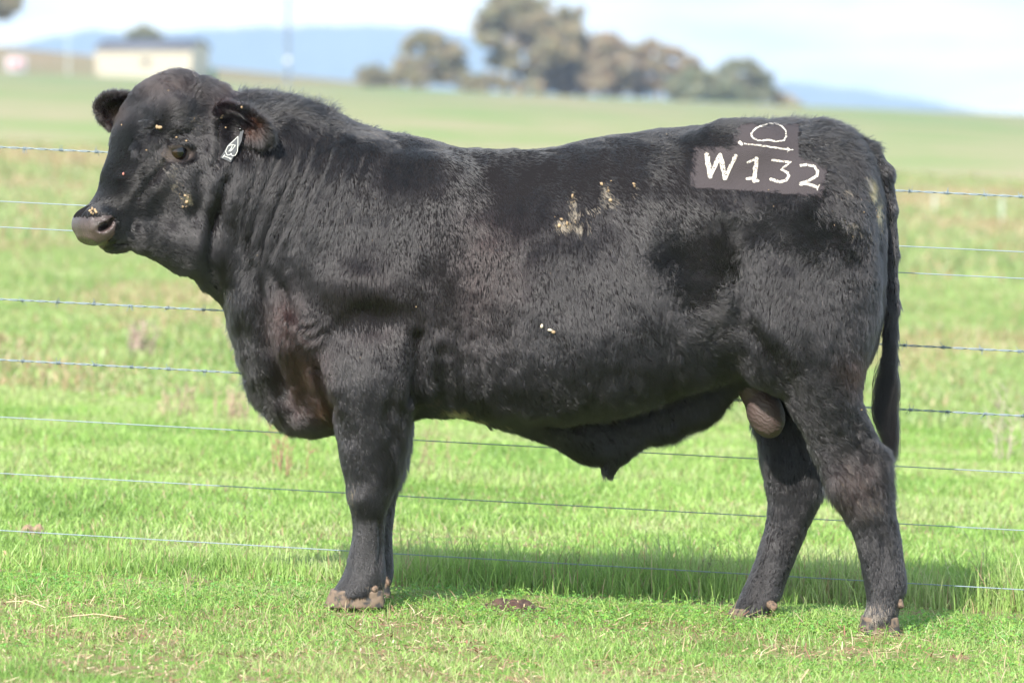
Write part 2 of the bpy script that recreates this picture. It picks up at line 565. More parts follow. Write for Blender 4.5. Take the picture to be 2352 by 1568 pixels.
def make_pole():
    p = far(661, 176, 780); g = float(ground_z(p[0], 780)) - .1
    root = empty('power_pole', (p[0], 780, g))
    tag(root, 'tall grey power pole standing between the shed and the gum trees', 'power pole')
    pm = simple('pole grey', (.14, .17, .22), .8)
    V, Q = tube([(p[0], 780, g), (p[0] + .02, 780, g + 6), (p[0], 780, g + 13.5)], [.30, .28, .24], 12); bag = Bag(); bag.add(V, Q); bag.obj('pole', pm, root)
    V, Q = box((-1.1, -.06, 12.6), (1.1, .06, 12.75), None, (p[0], 779.78, g)); bag = Bag(); bag.add(V, Q); bag.obj('crossarm', pm, root, False)
    V, Q = box((-.26, -.42, 2.9), (.26, -.21, 3.6), None, (p[0], 780, g)); bag = Bag(); bag.add(V, Q); bag.obj('meter_box', simple('box white', (.75, .75, .75), .5), root, False)
    p = far(156, 165, 850); g = float(ground_z(p[0], 850)) - .1
    root = empty('mast', (p[0], 850, g))
    tag(root, 'thin pale mast rising from the crest between the red and white box and the shed', 'mast')
    V, Q = tube([(p[0], 850, g), (p[0], 850, g + 8), (p[0], 850, g + 14)], [.09, .07, .05], 8); bag = Bag(); bag.add(V, Q); bag.obj('pole', simple('mast pale', (.55, .62, .60), .6), root)
    V, Q = tube([(p[0], 850, g), (p[0], 850, g + 1.6)], [.24, .22], 10); bag = Bag(); bag.add(V, Q); bag.obj('footing', simple('footing pale', (.45, .48, .40), .9), root)
make_pole()

def make_box():
    d = 830.0
    p = far(36, 163, d); g = float(ground_z(p[0], d)); h = (163 - 132) / F * d + p[2] - g
    root = empty('field_box', (p[0], d, g))
    tag(root, 'small white box with a faded red front at the far left of the paddock', 'box')
    V, Q = box((-1.45, 0, .5), (1.45, 1.4, h), None, (p[0], d, g)); bag = Bag(); bag.add(V, Q); bag.obj('case', simple('case white', (.48, .45, .47), .5), root, False)
    V, Q = box((-1.0, -.05, h - 1.45), (1.0, -.004, h - .35), None, (p[0], d, g)); bag = Bag(); bag.add(V, Q); bag.obj('front_panel', simple('faded red', (.60, .26, .27), .6), root, False)
    for x in (-1.2, 1.2):
        V, Q = box((x - .08, .1, -.1), (x + .08, .26, .5), None, (p[0], d, g)); bag = Bag(); bag.add(V, Q); bag.obj('leg', simple('leg steel', (.4, .4, .4), .6), root, False)
make_box()

def make_pegs():
    pm = simple('white peg', (.38, .42, .34), .7)
    for px, lab in ((2147, 'short white peg in the blurred paddock, the one nearer the bull\'s tail'), (2301, 'short white peg in the blurred paddock, the one farther from the bull\'s tail')):
        d = 75.0
        p = far(px, 500, d); g = float(ground_z(p[0], d))
        h = 50 / F * d
        V, Q = tube([(p[0], d, g - .05), (p[0], d, g + h * .7), (p[0] + .004, d, g + h)], [.024, .023, .020], 10)
        bag = Bag(); bag.add(V, Q)
        V, Q = lathe([(.024, 0), (.030, .006), (.022, .022), (.001, .026)], 10); bag.add(V + (p[0] + .004, d, g + h), Q)
        o = bag.obj('marker_peg', pm)
        tag(o, lab, 'peg', 'white pegs in the paddock')
make_pegs()

# ------------------------------------------------------------------ trees
leaf_m = bpy.data.materials.new('gum leaves'); leaf_m.use_nodes = True
t = leaf_m.node_tree; b = t.nodes['Principled BSDF']
a_ = t.nodes.new('ShaderNodeAttribute'); a_.attribute_name = 'Col'
t.links.new(a_.outputs['Color'], b.inputs['Base Color']); b.inputs['Roughness'].default_value = .6
tr = t.nodes.new('ShaderNodeBsdfTranslucent'); t.links.new(a_.outputs['Color'], tr.inputs['Color'])
ms = t.nodes.new('ShaderNodeMixShader'); ms.inputs['Fac'].default_value = .42
t.links.new(b.outputs['BSDF'], ms.inputs[1]); t.links.new(tr.outputs['BSDF'], ms.inputs[2])
t.links.new(ms.outputs['Shader'], t.nodes['Material Output'].inputs['Surface'])
bark_m = simple('pale gum bark', (.24, .19, .155), .85)
bark_d = simple('grey bark', (.16, .13, .10), .9)

def make_tree(name, label, cat, base_px, base_y, d, clumps, col, trunk=None, bark=None, n_leaf=70, group=None):
    """clumps: (picture x, y, radius px); trunk: list of limbs, each a list of (x, y, radius px)"""
    r = np.random.default_rng(int(base_px) % 1000 + 3)
    k = d / F
    b0 = far(base_px, base_y, d); g = float(ground_z(b0[0], d)) - .1
    root = empty(name, (b0[0], d, g))
    tag(root, label, cat, group)
    bag = Bag()
    for limb in (trunk or [[(base_px, base_y + 6, 4), (base_px + 3, base_y - 30, 2.5)]]):
        pts = np.array([far(x, y, d) for x, y, _ in limb])
        if len(limb) > 1 and limb[0][1] >= base_y: pts[0, 2] = min(pts[0, 2], g)
        pts[:, 1] += r.normal(0, .3, len(pts))
        n = 9
        s_ = np.linspace(0, len(pts) - 1, n)
        P = np.stack([np.interp(s_, range(len(pts)), pts[:, i]) for i in range(3)], 1)
        P[1:-1] += r.normal(0, .06, (n - 2, 3))
        V, Q = tube(P, np.interp(s_, range(len(pts)), [q[2] * k for q in limb]), 8)
        bag.add(V, Q)
    bag.obj('trunk', bark or bark_m, root)
    cc = Bag(); Vs = []; Cs = []
    for x, y, rad in clumps:
        c0 = far(x, y, d); R_ = rad * k * 1.42
        c0[1] += r.normal(0, R_ * .7)
        m = int(46 * max(.5, (rad / 24) ** 1.6))
        for _ in range(m):
            v = r.normal(0, 1, 3); v /= np.linalg.norm(v)
            cen = c0 + v * R_ * r.uniform(.35, 1.0) * np.array([1, 1, .8])
            rs = R_ * r.uniform(.20, .42)
            q = r.normal(0, 1, (n_leaf, 3)); q /= np.linalg.norm(q, axis=1, keepdims=True)
            pc = cen + q * rs * r.uniform(.3, 1.0, (n_leaf, 1)) * np.array([1, 1, .65])
            a1 = r.normal(0, 1, (n_leaf, 3)); a1[:, 2] -= .8; a1 /= np.linalg.norm(a1, axis=1, keepdims=True)
            a2 = np.cross(a1, r.normal(0, 1, (n_leaf, 3))); a2 /= np.linalg.norm(a2, axis=1, keepdims=True)
            Ls = r.uniform(.16, .34, (n_leaf, 1)) * (1 + 4.5 * k)
            Vs.append(np.stack([pc - a1 * Ls, pc + a2 * Ls * .42, pc + a1 * Ls, pc - a2 * Ls * .42], 1).reshape(-1, 3))
            cv = np.array(col) * r.uniform(.72, 1.3) * np.array([r.uniform(.9, 1.15), 1, r.uniform(.85, 1.1)])
            Cs.append(np.repeat(cv[None] * r.uniform(.8, 1.2, (n_leaf, 1)), 4, 0))
    V = np.concatenate(Vs); C_ = np.concatenate(Cs)
    mesh_obj('crown', V, np.arange(len(V)).reshape(-1, 4), leaf_m, root, False, C_)
    return root

OL = (.35, .31, .195); GR = (.28, .285, .18); TN = (.40, .33, .225)
TG = 'gum trees along the crest'
make_tree('gum_tree', 'low olive gum bush at the left end of the tree line', 'tree', 862, 192, 812, [(838, 172, 16), (862, 166, 15), (885, 176, 17), (870, 182, 14), (905, 172, 14), (845, 184, 12)], OL, group=TG)
make_tree('gum_tree', 'rounded olive gum tree with dark hollows, left of the tallest gum', 'tree', 975, 199, 806,
          [(965, 90, 20), (940, 105, 17), (1000, 95, 18), (1030, 118, 24), (1045, 150, 24), (940, 150, 26), (920, 172, 20), (985, 130, 14), (1010, 165, 26), (1055, 178, 18), (965, 180, 22), (985, 84, 14), (1050, 125, 16)], OL,
          [[(978, 200, 4), (982, 160, 3.5), (985, 110, 2)], [(982, 165, 3), (1015, 130, 1.5)], [(982, 165, 3), (945, 140, 1.5)]], bark_d, group=TG)
make_tree('gum_tree', 'tallest gum tree with a pale trunk and wide ragged crown', 'tree', 1183, 214, 808,
          [(1150, 20, 26), (1190, 8, 26), (1235, 22, 26), (1120, 35, 20), (1105, 60, 16), (1150, 60, 28), (1200, 50, 28), (1250, 60, 28), (1300, 30, 16), (1332, 28, 12), (1290, 62, 26), (1130, 92, 22), (1215, 95, 26), (1262, 105, 28), (1318, 70, 22), (1330, 100, 18),
           (1160, 120, 22), (1240, 140, 24), (1110, 75, 12), (1100, 85, 9), (1300, 120, 24), (1200, -14, 22), (1160, -8, 20), (1140, 140, 18), (1225, 170, 22), (1270, 130, 26), (1180, 150, 18)], OL,
          [[(1186, 216, 8.5), (1182, 160, 6.5), (1186, 100, 5), (1180, 40, 3)], [(1184, 130, 4.5), (1225, 90, 3), (1250, 50, 2)], [(1184, 120, 4), (1150, 70, 2.5)], [(1190, 216, 5), (1250, 180, 3), (1285, 120, 2)]], bark_m, group=TG)
make_tree('gum_tree', 'tan crowned gum tree just right of the tallest gum', 'tree', 1285, 218, 814,
          [(1260, 150, 24), (1290, 165, 26), (1320, 140, 26), (1330, 175, 26), (1275, 190, 22), (1240, 185, 20), (1345, 200, 18), (1300, 200, 20), (1355, 120, 20)], TN,
          [[(1285, 220, 5), (1290, 180, 4), (1300, 150, 2)], [(1260, 220, 4), (1250, 180, 2)]], bark_m, group=TG)
make_tree('gum_tree', 'orange tan gum tree in the middle of the tree line', 'tree', 1400, 224, 806,
          [(1372, 100, 20), (1395, 95, 20), (1420, 110, 20), (1385, 130, 26), (1425, 145, 24), (1360, 150, 22), (1400, 170, 26), (1440, 185, 20), (1375, 195, 22), (1415, 205, 20), (1350, 185, 16), (1440, 120, 14)], TN,
          [[(1400, 226, 5), (1398, 180, 4), (1402, 130, 2)]], bark_m, group=TG)
make_tree('gum_tree', 'grey brown gum with a thin twiggy crown right of the orange tan gum', 'tree', 1510, 232, 812,
          [(1470, 120, 17), (1495, 106, 17), (1530, 118, 18), (1558, 122, 15), (1580, 140, 16), (1600, 155, 12), (1480, 150, 20), (1515, 150, 20), (1550, 160, 18), (1465, 180, 18), (1500, 190, 20), (1535, 195, 16), (1470, 210, 14)], TN,
          [[(1512, 234, 4.5), (1515, 190, 3.5), (1525, 140, 2)], [(1514, 195, 3), (1560, 150, 1.5)], [(1500, 234, 3), (1480, 180, 1.5)]], bark_m, group=TG)
make_tree('gum_tree', 'low round dark green tree standing before the grey brown gum', 'tree', 1605, 238, 800,
          [(1560, 190, 20), (1590, 178, 20), (1625, 180, 20), (1655, 195, 20), (1550, 212, 18), (1585, 212, 20), (1620, 210, 18), (1662, 218, 18), (1640, 222, 16)], GR, None, bark_d, group=TG)
make_tree('gum_tree', 'green domed gum tree second from the right end of the tree line', 'tree', 1712, 243, 810,
          [(1665, 160, 15), (1690, 152, 16), (1715, 150, 16), (1742, 162, 17), (1762, 180, 14), (1680, 185, 18), (1710, 190, 18), (1745, 200, 18), (1765, 205, 10), (1720, 220, 18), (1690, 222, 16), (1750, 225, 14)], GR,
          [[(1714, 245, 4), (1716, 200, 3), (1720, 170, 2)]], bark_d, group=TG)
make_tree('gum_tree', 'low thin scrubby gum at the right end of the tree line', 'tree', 1800, 248, 812, [(1782, 220, 12), (1800, 226, 12), (1818, 238, 12), (1832, 243, 8), (1790, 238, 10)], TN, None, bark_d, 50, group=TG)
make_tree('gum_tree', 'low bushes under the left side of the tallest gum', 'bush', 1120, 210, 802, [(1075, 192, 15), (1090, 188, 16), (1115, 184, 18), (1140, 184, 19), (1160, 192, 16), (1105, 203, 12), (1210, 200, 14), (1235, 205, 14)], OL, None, bark_d, group=TG)
make_tree('gum_tree', 'dark umbrella shaped tree showing above the shed roof', 'tree', 332, 172, 850, [(305, 78, 12), (325, 70, 13), (345, 76, 12), (360, 86, 10), (318, 86, 10), (340, 92, 10)], GR,
          [[(332, 180, 3), (330, 120, 2.5), (330, 80, 1.5)]], bark_d)
make_tree('gum_tree', 'tall gum at the top left corner, only its lowest leaves in frame', 'tree', -70, 160, 780,
          [(30, 8, 18), (12, 24, 18), (-10, 10, 26), (22, -12, 22), (-40, 0, 30), (-70, -40, 40), (-20, -50, 40), (-110, -10, 30), (-60, -100, 40), (35, 22, 9), (2, 36, 10)], OL,
          [[(-70, 165, 8), (-66, 80, 6), (-60, -60, 4)], [(-66, 60, 4), (0, 5, 2)]], bark_m)

# ================================================================== GRASS
grass_m = bpy.data.materials.new('grass blades'); grass_m.use_nodes = True
t = grass_m.node_tree; b = t.nodes['Principled BSDF']
a_ = t.nodes.new('ShaderNodeAttribute'); a_.attribute_name = 'Col'
t.links.new(a_.outputs['Color'], b.inputs['Base Color']); b.inputs['Roughness'].default_value = .42; b.inputs['Specular IOR Level'].default_value = .35
tr = t.nodes.new('ShaderNodeBsdfTranslucent'); t.links.new(a_.outputs['Color'], tr.inputs['Color'])
ms = t.nodes.new('ShaderNodeMixShader'); ms.inputs['Fac'].default_value = .38
t.links.new(b.outputs['BSDF'], ms.inputs[1]); t.links.new(tr.outputs['BSDF'], ms.inputs[2])
t.links.new(ms.outputs['Shader'], t.nodes['Material Output'].inputs['Surface'])

PAL = np.array([(.175, .290, .070), (.240, .380, .095), (.285, .430, .110), (.330, .435, .145), (.370, .420, .190)])
STRAW = np.array([(.42, .33, .18), (.36, .25, .15), (.50, .41, .26)])

def blades(r, x, y, h, w, lean, straw, dark=None, mute=0):
    n = len(x)
    z = ground_z(x, y)
    az = r.uniform(0, 6.283, n)
    fa = r.uniform(0, 6.283, n)
    dx, dy = np.cos(az) * lean, np.sin(az) * lean
    wx, wy = np.cos(fa) * w * .5, np.sin(fa) * w * .5
    V = np.zeros((n, 7, 3))
    for i, (u, ww) in enumerate(((0, .8), (.42, 1.0), (.78, .62))):
        cx_ = x + dx * h * u * u; cy_ = y + dy * h * u * u; cz = z + h * (u - .28 * lean * u * u) - .004
        V[:, 2 * i] = np.stack([cx_ - wx * ww, cy_ - wy * ww, cz], 1)
        V[:, 2 * i + 1] = np.stack([cx_ + wx * ww, cy_ + wy * ww, cz], 1)
    V[:, 6] = np.stack([x + dx * h, y + dy * h, z + h * (1 - .28 * lean) - .004], 1)
    b0 = np.arange(n)[:, None] * 7
    Q = np.concatenate([b0 + np.array([0, 1, 3, 2]), b0 + np.array([2, 3, 5, 4])])
    T = b0 + np.array([4, 5, 6])
    P = np.stack([x, y, 0 * x], 1)
    tone = .5 + .5 * vnoise(P, .5) + .25 * vnoise(P + 5, .13)
    k = np.clip((tone + r.normal(0, .22, n)) * 4, 0, 3.999)
    k0 = k.astype(int)
    c = PAL[k0] * (1 - (k - k0))[:, None] + PAL[k0 + 1] * (k - k0)[:, None]
    c = c * r.uniform(.75, 1.25, n)[:, None]
    c = c * (1 - mute) + np.array([.25, .275, .145]) * r.uniform(.8, 1.2, n)[:, None] * mute
    s_ = r.random(n) < straw
    c[s_] = STRAW[r.integers(0, 3, s_.sum())] * r.uniform(.7, 1.1, s_.sum())[:, None]
    if dark is not None: c = c * dark[:, None]
    return V.reshape(-1, 3), Q, T, np.repeat(c, 7, 0)

def scatter(r, n, y0, y1, wide, dens=None):
    """uniform over the wedge the picture sees, plus a margin"""
    y = np.sqrt(r.uniform(y0 ** 2, y1 ** 2, int(n * 1.0)))
    x = r.uniform(-1, 1, len(y)) * (y * .0905 + wide)
    if dens is not None:
        k = r.random(len(y)) < dens(x, y)
        x, y = x[k], y[k]
    return x, y

def grass_object(name, label, parts):
    V = []; Q = []; T = []; C_ = []; n = 0
    for v, q, t_, c in parts:
        V.append(v); Q.append(q + n); T.append(t_ + n); C_.append(c); n += len(v)
    o = mesh_obj(name, np.concatenate(V), [np.concatenate(Q), np.concatenate(T)], grass_m, None, False, np.concatenate(C_))
    tag(o, label, 'grass', kind='stuff')
    return o

GD = .25 if DEV else 1.0
def bare(x, y):
    P = np.stack([x, y * .55, 0 * x], 1)
    v = vnoise(P, .34) * .6 + vnoise(P + 3, .12) * .5
    k = smooth((v - .06) / .22) * smooth((16.35 - y) / .5)
    md = ((x - (1178 - CX) / F * 16.45) / .095) ** 2 + ((y - 16.42) / .17) ** 2
    hm = 0
    for hx, hy in ((1.045, 15.99), (.66, 16.33), (-.455, 15.99)):
        hm = np.maximum(hm, np.exp(-(((x - hx) / .12) ** 2 + ((y - hy) / .14) ** 2) ** 2) * .78)
    return np.maximum(np.maximum(k * .85, (md < 1) * .985), hm)
def make_grass():
    r = np.random.default_rng(31)
    parts = []
    # short grazed turf in front
    x, y = scatter(r, 150000 * GD, 13.0, 16.7, .85, lambda x, y: 1 - bare(x, y))
    h = r.uniform(.012, .034, len(x)) * (1 + .5 * vnoise(np.stack([x, y, 0 * x], 1), .3))
    parts.append(blades(r, x, y, h, r.uniform(.0018, .0036, len(x)), r.uniform(.1, 1.1, len(x)), .10 + .25 * smooth(vnoise(np.stack([x, y, 0 * x + 9], 1), .35) * 2)))
    x, y = scatter(r, 6500 * GD, 13.0, 16.9, .85)
    parts.append(blades(r, x, y, r.uniform(.03, .075, len(x)), r.uniform(.002, .0035, len(x)), r.uniform(.2, 1.0, len(x)), .2))
    # ungrazed strip along the fence
    def strip(x, y):
        yc = 17.22 - .11 * (x / 17) + .10 * vnoise(np.stack([x, y, 0 * x], 1), .5)
        gap = .45 + .55 * smooth((vnoise(np.stack([x, 0 * x, 0 * x], 1), .45) + .5) * 1.2 + (x > -.3) * .5)
        return np.exp(-((y - yc) / .22) ** 2) * gap
    x, y = scatter(r, 100000 * GD, 16.65, 17.8, .85, strip)
    lo = np.where(x < -.35, .62, 1.0) * np.where((x > .95), 1.15, 1)
    h = r.gamma(6, .0122, len(x)).clip(.03, .17) * lo * (1 + .35 * vnoise(np.stack([x, y, 0 * x + 4], 1), .22))
    parts.append(blades(r, x, y, h, r.uniform(.0022, .0042, len(x)), r.uniform(.05, .75, len(x)) ** 1.3, .07))
    grass_object('near_grass', 'short bright green grass with a taller ungrazed strip under the fence', parts)
    parts = []
    x, y = scatter(r, 210000 * GD, 17.0, 26, .9)
    h = r.uniform(.018, .050, len(x)) * (1 + .6 * vnoise(np.stack([x, y, 0 * x], 1), .45))
    parts.append(blades(r, x, y, h, r.uniform(.0035, .006, len(x)), r.uniform(.1, .9, len(x)), .05))
    x, y = scatter(r, 110000 * GD, 26, 48, .8)
    h = r.uniform(.03, .075, len(x)) * (1 + .6 * vnoise(np.stack([x, y, 0 * x], 1), .9))
    parts.append(blades(r, x, y, h, r.uniform(.008, .014, len(x)), r.uniform(.1, .9, len(x)), .12 + .55 * smooth(vnoise(np.stack([x, y * .4, 0 * x + 9], 1), 1.1) * 2), None, .40))
    x, y = scatter(r, 60000 * GD, 48, 110, 1.5)
    h = r.uniform(.05, .14, len(x)) * (1 + .6 * vnoise(np.stack([x, y, 0 * x], 1), 1.8))
    parts.append(blades(r, x, y, h, r.uniform(.018, .04, len(x)), r.uniform(.1, .9, len(x)), .22 + .6 * smooth(vnoise(np.stack([x, y * .3, 0 * x + 9], 1), 1.9) * 2), None, .65))
    grass_object('paddock_grass', 'longer green pasture with dry patches beyond the fence', parts)
make_grass()

def make_clover():
    r = np.random.default_rng(17)
    def dens(x, y):
        v = vnoise(np.stack([x, y, 0 * x], 1), .35) * .35
        band = np.exp(-((y - 16.25) / .42) ** 2) * 1.0 + np.exp(-((y - 14.9) / .5) ** 2) * .22
        return np.clip(band + v * .8 * (y > 14), 0, 1) * (1 - bare(x, y) * .985)
    x, y = scatter(r, 88000 * GD, 13.6, 16.95, .85, dens)
    n = len(x)
    z = ground_z(x, y) + r.uniform(.006, .028, n)
    rad = r.uniform(.0030, .0058, n)
    a0 = r.uniform(0, 6.28, n)
    tl = r.normal(0, .35, (n, 2))
    V = []; 
    base = np.stack([x, y, z], 1)
    prof = [(0.02, 0), (.45, -.42), (.95, -.46), (1.12, -.05), (1.0, .40), (.5, .44)]
    out = np.zeros((n, 3, 6, 3))
    for k in range(3):
        a = a0 + k * 2.094
        ca, sa = np.cos(a), np.sin(a)
        for i, (u, v) in enumerate(prof):
            lx = (u * ca - v * sa) * rad; ly = (u * sa + v * ca) * rad
            out[:, k, i, 0] = x + lx; out[:, k, i, 1] = y + ly
            out[:, k, i, 2] = z + lx * tl[:, 0] + ly * tl[:, 1] - rad * .35 * u * u + abs(v) * rad * .5
    V = out.reshape(-1, 3)
    b0 = np.arange(n * 3)[:, None] * 6
    Q = np.concatenate([b0 + np.array([0, 1, 2, 3]), b0 + np.array([0, 3, 4, 5])])
    c = np.array([.170, .370, .070]) * r.uniform(.7, 1.35, n)[:, None] * np.stack([r.uniform(.8, 1.5, n), np.ones(n), r.uniform(.8, 1.3, n)], 1)
    o = mesh_obj('clover', V, Q, grass_m, None, False, np.repeat(c, 18, 0))
    tag(o, 'low leafy clover growing in the turf around the hooves', 'clover', kind='stuff')
    # litter: straw bits and crumbs of red soil
    x, y = scatter(r, 42000 * GD, 13.1, 16.7, .85, lambda x, y: .12 + .88 * bare(x, y))
    n = len(x)
    L = r.uniform(.006, .03, n) * np.where(r.random(n) < .08, 2.2, 1); a = r.uniform(0, 6.28, n); w = r.uniform(.0008, .0022, n)
    z = ground_z(x, y) + r.uniform(.002, .018, n)
    dx, dy = np.cos(a) * L, np.sin(a) * L * .8; tz = r.normal(0, .25, n) * L
    nx, ny = -np.sin(a) * w, np.cos(a) * w
    V = np.stack([np.stack([x - nx, y - ny, z - w * .3], 1), np.stack([x + nx, y + ny, z + w * .3], 1), np.stack([x + dx + nx, y + dy + ny, z + tz], 1), np.stack([x + dx - nx, y + dy - ny, z + tz - w * .3], 1)], 1).reshape(-1, 3)
    c = STRAW[r.integers(0, 3, n)] * r.uniform(.6, 1.2, n)[:, None]
    br = r.random(n) < .5
    c[br] = np.array([.20, .095, .06]) * r.uniform(.7, 1.5, br.sum())[:, None]
    o = mesh_obj('straw_litter', V, np.arange(len(V)).reshape(-1, 4), simple_attr('litter'), None, False, np.repeat(c, 4, 0))
    tag(o, 'bits of dry straw and red soil scattered in the short turf', 'litter', kind='stuff')

def simple_attr(name, rough=.9):
    m, t, b = mat(name)
    a = t.nodes.new('ShaderNodeAttribute'); a.attribute_name = 'Col'
    t.links.new(a.outputs['Color'], b.inputs['Base Color']); b.inputs['Roughness'].default_value = rough
    return m
make_clover()

# ------------------------------------------------------------------ small things on the ground
def lump(name, px, py, rx, ry, rz, col, label, cat, seed, rag=.35, col2=None, group=None, n=56):
    """a rough mound whose base is centred where picture point (px, py) meets the ground"""
    r = np.random.default_rng(seed)
    k = (px - CX) / F
    y = (HC) / ((py - HY) / F - .043 * k) if True else 0
    y = HC / ((py - HY) / F + SLOPE * k)
    x = k * y
    u = np.linspace(-1, 1, n); U, Vv = np.meshgrid(u, u, indexing='ij')
    R_ = np.sqrt(U ** 2 + Vv ** 2)
    X = x + U * rx * 1.15; Y = y + Vv * ry * 1.15
    P = np.stack([X.ravel(), Y.ravel(), 0 * X.ravel()], 1)
    nz_ = (vnoise(P, .045) * .5 + vnoise(P + 3, .018) * .35 + vnoise(P + 8, .008) * .25).reshape(X.shape)
    edge = 1 - R_ + .22 * (vnoise(P + 20, .05).reshape(X.shape))
    Hh = rz * smooth(edge / .75) * (1 + rag * nz_ * 2) - .012 * (edge < 0) * np.abs(edge) * 3
    Z = ground_z(X, Y) + Hh - .003
    V = np.stack([X, Y, Z], -1).reshape(-1, 3)
    i, j = np.meshgrid(np.arange(n - 1), np.arange(n - 1), indexing='ij'); b = (i * n + j).ravel()
    Q = np.stack([b, b + n, b + n + 1, b + 1], 1)
    keep = (edge.ravel()[Q] > -.12).any(1); Q = Q[keep]
    us = np.unique(Q); mp_ = -np.ones(len(V), int); mp_[us] = np.arange(len(us))
    c = np.array(col) * (1 + .6 * nz_.ravel()[:, None]).clip(.4, 1.7)
    if col2 is not None:
        m = (vnoise(P + 50, .02) > .35)
        c[m] = np.array(col2)
    o = mesh_obj(name, V[us], mp_[Q], simple_attr(name + ' earth'), None, True, c[us])
    tag(o, label, cat, group)
    return o
lump('dirt_mound', 1178, 1396, .092, .17, .022, (.050, .025, .018), 'small heap of fresh red brown soil in the clover between the front and rear legs', 'dirt mound', 2, .5, (.09, .05, .035))
lump('dung_pat', 82, 1226, .058, .10, .026, (.20, .135, .085), 'dry tan dung pat in the grass beyond the fence at the far left', 'dung pat', 5, .5, (.28, .20, .13))
lump('dung_pat', 12, 1292, .050, .06, .022, (.30, .18, .11), 'flat brown dung pat at the left edge under the fence', 'dung pat', 6, .5, (.45, .33, .2))

def stalks(name, px, py, n, h, spread, lean, col, w, label, cat, seed, twig=0, group=None, droop=0):
    r = np.random.default_rng(seed)
    k = (px - CX) / F
    y0 = HC / ((py - HY) / F + SLOPE * k); x0 = k * y0
    root = bpy.data.objects.new(name, None)
    bag = Bag()
    for i in range(n):
        x = x0 + r.normal(0, spread); y = y0 + r.normal(0, spread)
        g = float(ground_z(x, y)) - .005
        hh = h * r.uniform(.5, 1.05)
        a = r.uniform(0, 6.28); l = r.uniform(.3, 1) * lean
        u = np.linspace(0, 1, 7)
        P = np.stack([x + math.cos(a) * l * hh * u ** 1.5 + r.normal(0, .004, 7), y + math.sin(a) * l * hh * u ** 1.5, g + hh * u * (1 - droop * u)], 1)
        c = np.array(col) * r.uniform(.7, 1.3)
        V, Q = tube(P, w * (1 - .75 * u), 4); bag.add(V, Q, c)
        for _ in range(twig):
            j = r.integers(2, 6); d_ = r.normal(0, 1, 3); d_[2] = abs(d_[2]) * .8 + .2; d_ /= np.linalg.norm(d_)
            L_ = hh * r.uniform(.12, .35)
            V, Q = tube([P[j], P[j] + d_ * L_ * .5 + (0, 0, .004), P[j] + d_ * L_], [w * .6, w * .45, w * .15], 4); bag.add(V, Q, c)
    o = bag.obj(name, simple_attr(name + ' stem'), None)
    bpy.data.objects.remove(root)
    tag(o, label, cat, group)
    return o
WG = 'dead weeds beyond the fence'
stalks('dead_weed', 652, 1092, 9, .22, .030, .25, (.34, .18, .13), .0028, 'tall reddish dead weed stalks right below the brisket', 'weed', 1, 3, WG)
stalks('dead_weed', 420, 965, 16, .17, .055, .5, (.38, .27, .20), .0035, 'tan dead weed clump beyond the fence, the left of the two left of the chest', 'weed', 2, 3, WG)
stalks('dead_weed', 545, 975, 18, .17, .055, .5, (.38, .27, .20), .0035, 'tan dead weed clump beyond the fence, the one closer to the chest', 'weed', 3, 3, WG)
stalks('dead_weed', 985, 1096, 10, .24, .06, .6, (.26, .22, .12), .0022, 'thin twiggy olive weed behind the gap right of the front legs', 'weed', 4, 7, WG)
stalks('dead_weed', 2325, 1060, 9, .36, .06, .5, (.36, .30, .24), .0032, 'grey tan dead weed at the right edge below the lowest barbed wire', 'weed', 5, 6, WG)
stalks('dead_weed', 560, 810, 12, .22, .045, .5, (.36, .25, .20), .006, 'blurred pinkish dead weed in the middle paddock left of the chest', 'weed', 6, 4, WG)
stalks('dead_weed', 320, 812, 18, .20, .050, .5, (.32, .24, .20), .007, 'blurred grey brown dead weed clump between the two lower barbed wires', 'weed', 7, 4, WG)
SG = 'dry stalks in the strip of long grass'
stalks('dry_stalk', 1660, 1362, 13, .18, .045, .45, (.17, .13, .10), .0013, 'cluster of dark dry stalks just left of the far hind hoof', 'stalk', 8, 3, SG)
stalks('dry_stalk', 1320, 1352, 6, .13, .03, .5, (.16, .12, .10), .0014, 'few dark dry stalks in the long grass right of the soil heap', 'stalk', 9, 2, SG)
stalks('dry_stalk', 1850, 1372, 12, .15, .05, .7, (.38, .30, .25), .0013, 'pale tangled dry stalks between the two hind legs', 'stalk', 10, 3, SG)
stalks('dry_stalk', 2250, 1368, 9, .25, .10, .6, (.42, .36, .26), .0011, 'thin pale dry stalks in the long grass right of the hind legs', 'stalk', 11, 2, SG)
stalks('dry_stalk', 430, 1352, 7, .09, .018, .8, (.35, .27, .18), .0012, 'short dry stalks in the grass left of the front hooves', 'stalk', 12, 2, SG)
stalks('dry_stalk', 1555, 1290, 1, .16, .004, .2, (.24, .20, .14), .0012, 'single bent dry stalk standing between soil heap and hind legs', 'stalk', 13, 0, SG, .3)

def straw(px, py, L, ang, seed, label):
    k = (px - CX) / F; y = HC / ((py - HY) / F + SLOPE * k); x = k * y
    r = np.random.default_rng(seed); u = np.linspace(-.5, .5, 9)
    X = x + u * L * math.cos(ang); Y = y + u * L * math.sin(ang)
    P = np.stack([X, Y, ground_z(X, Y) + .026 + .006 * np.cos(u * 5) + r.normal(0, .001, 9)], 1)
    V, Q = tube(P, .0016, 5); bag = Bag(); bag.add(V, Q)
    o = bag.obj('fallen_straw', simple('straw pale', (.55, .44, .27), .7)); tag(o, label, 'straw', 'straws lying on the turf')
straw(215, 1437, .18, .35, 1, 'long pale straw lying on bare red turf at lower left')
straw(60, 1406, .17, -.8, 2, 'curved pale straw at the left edge above the long straw')

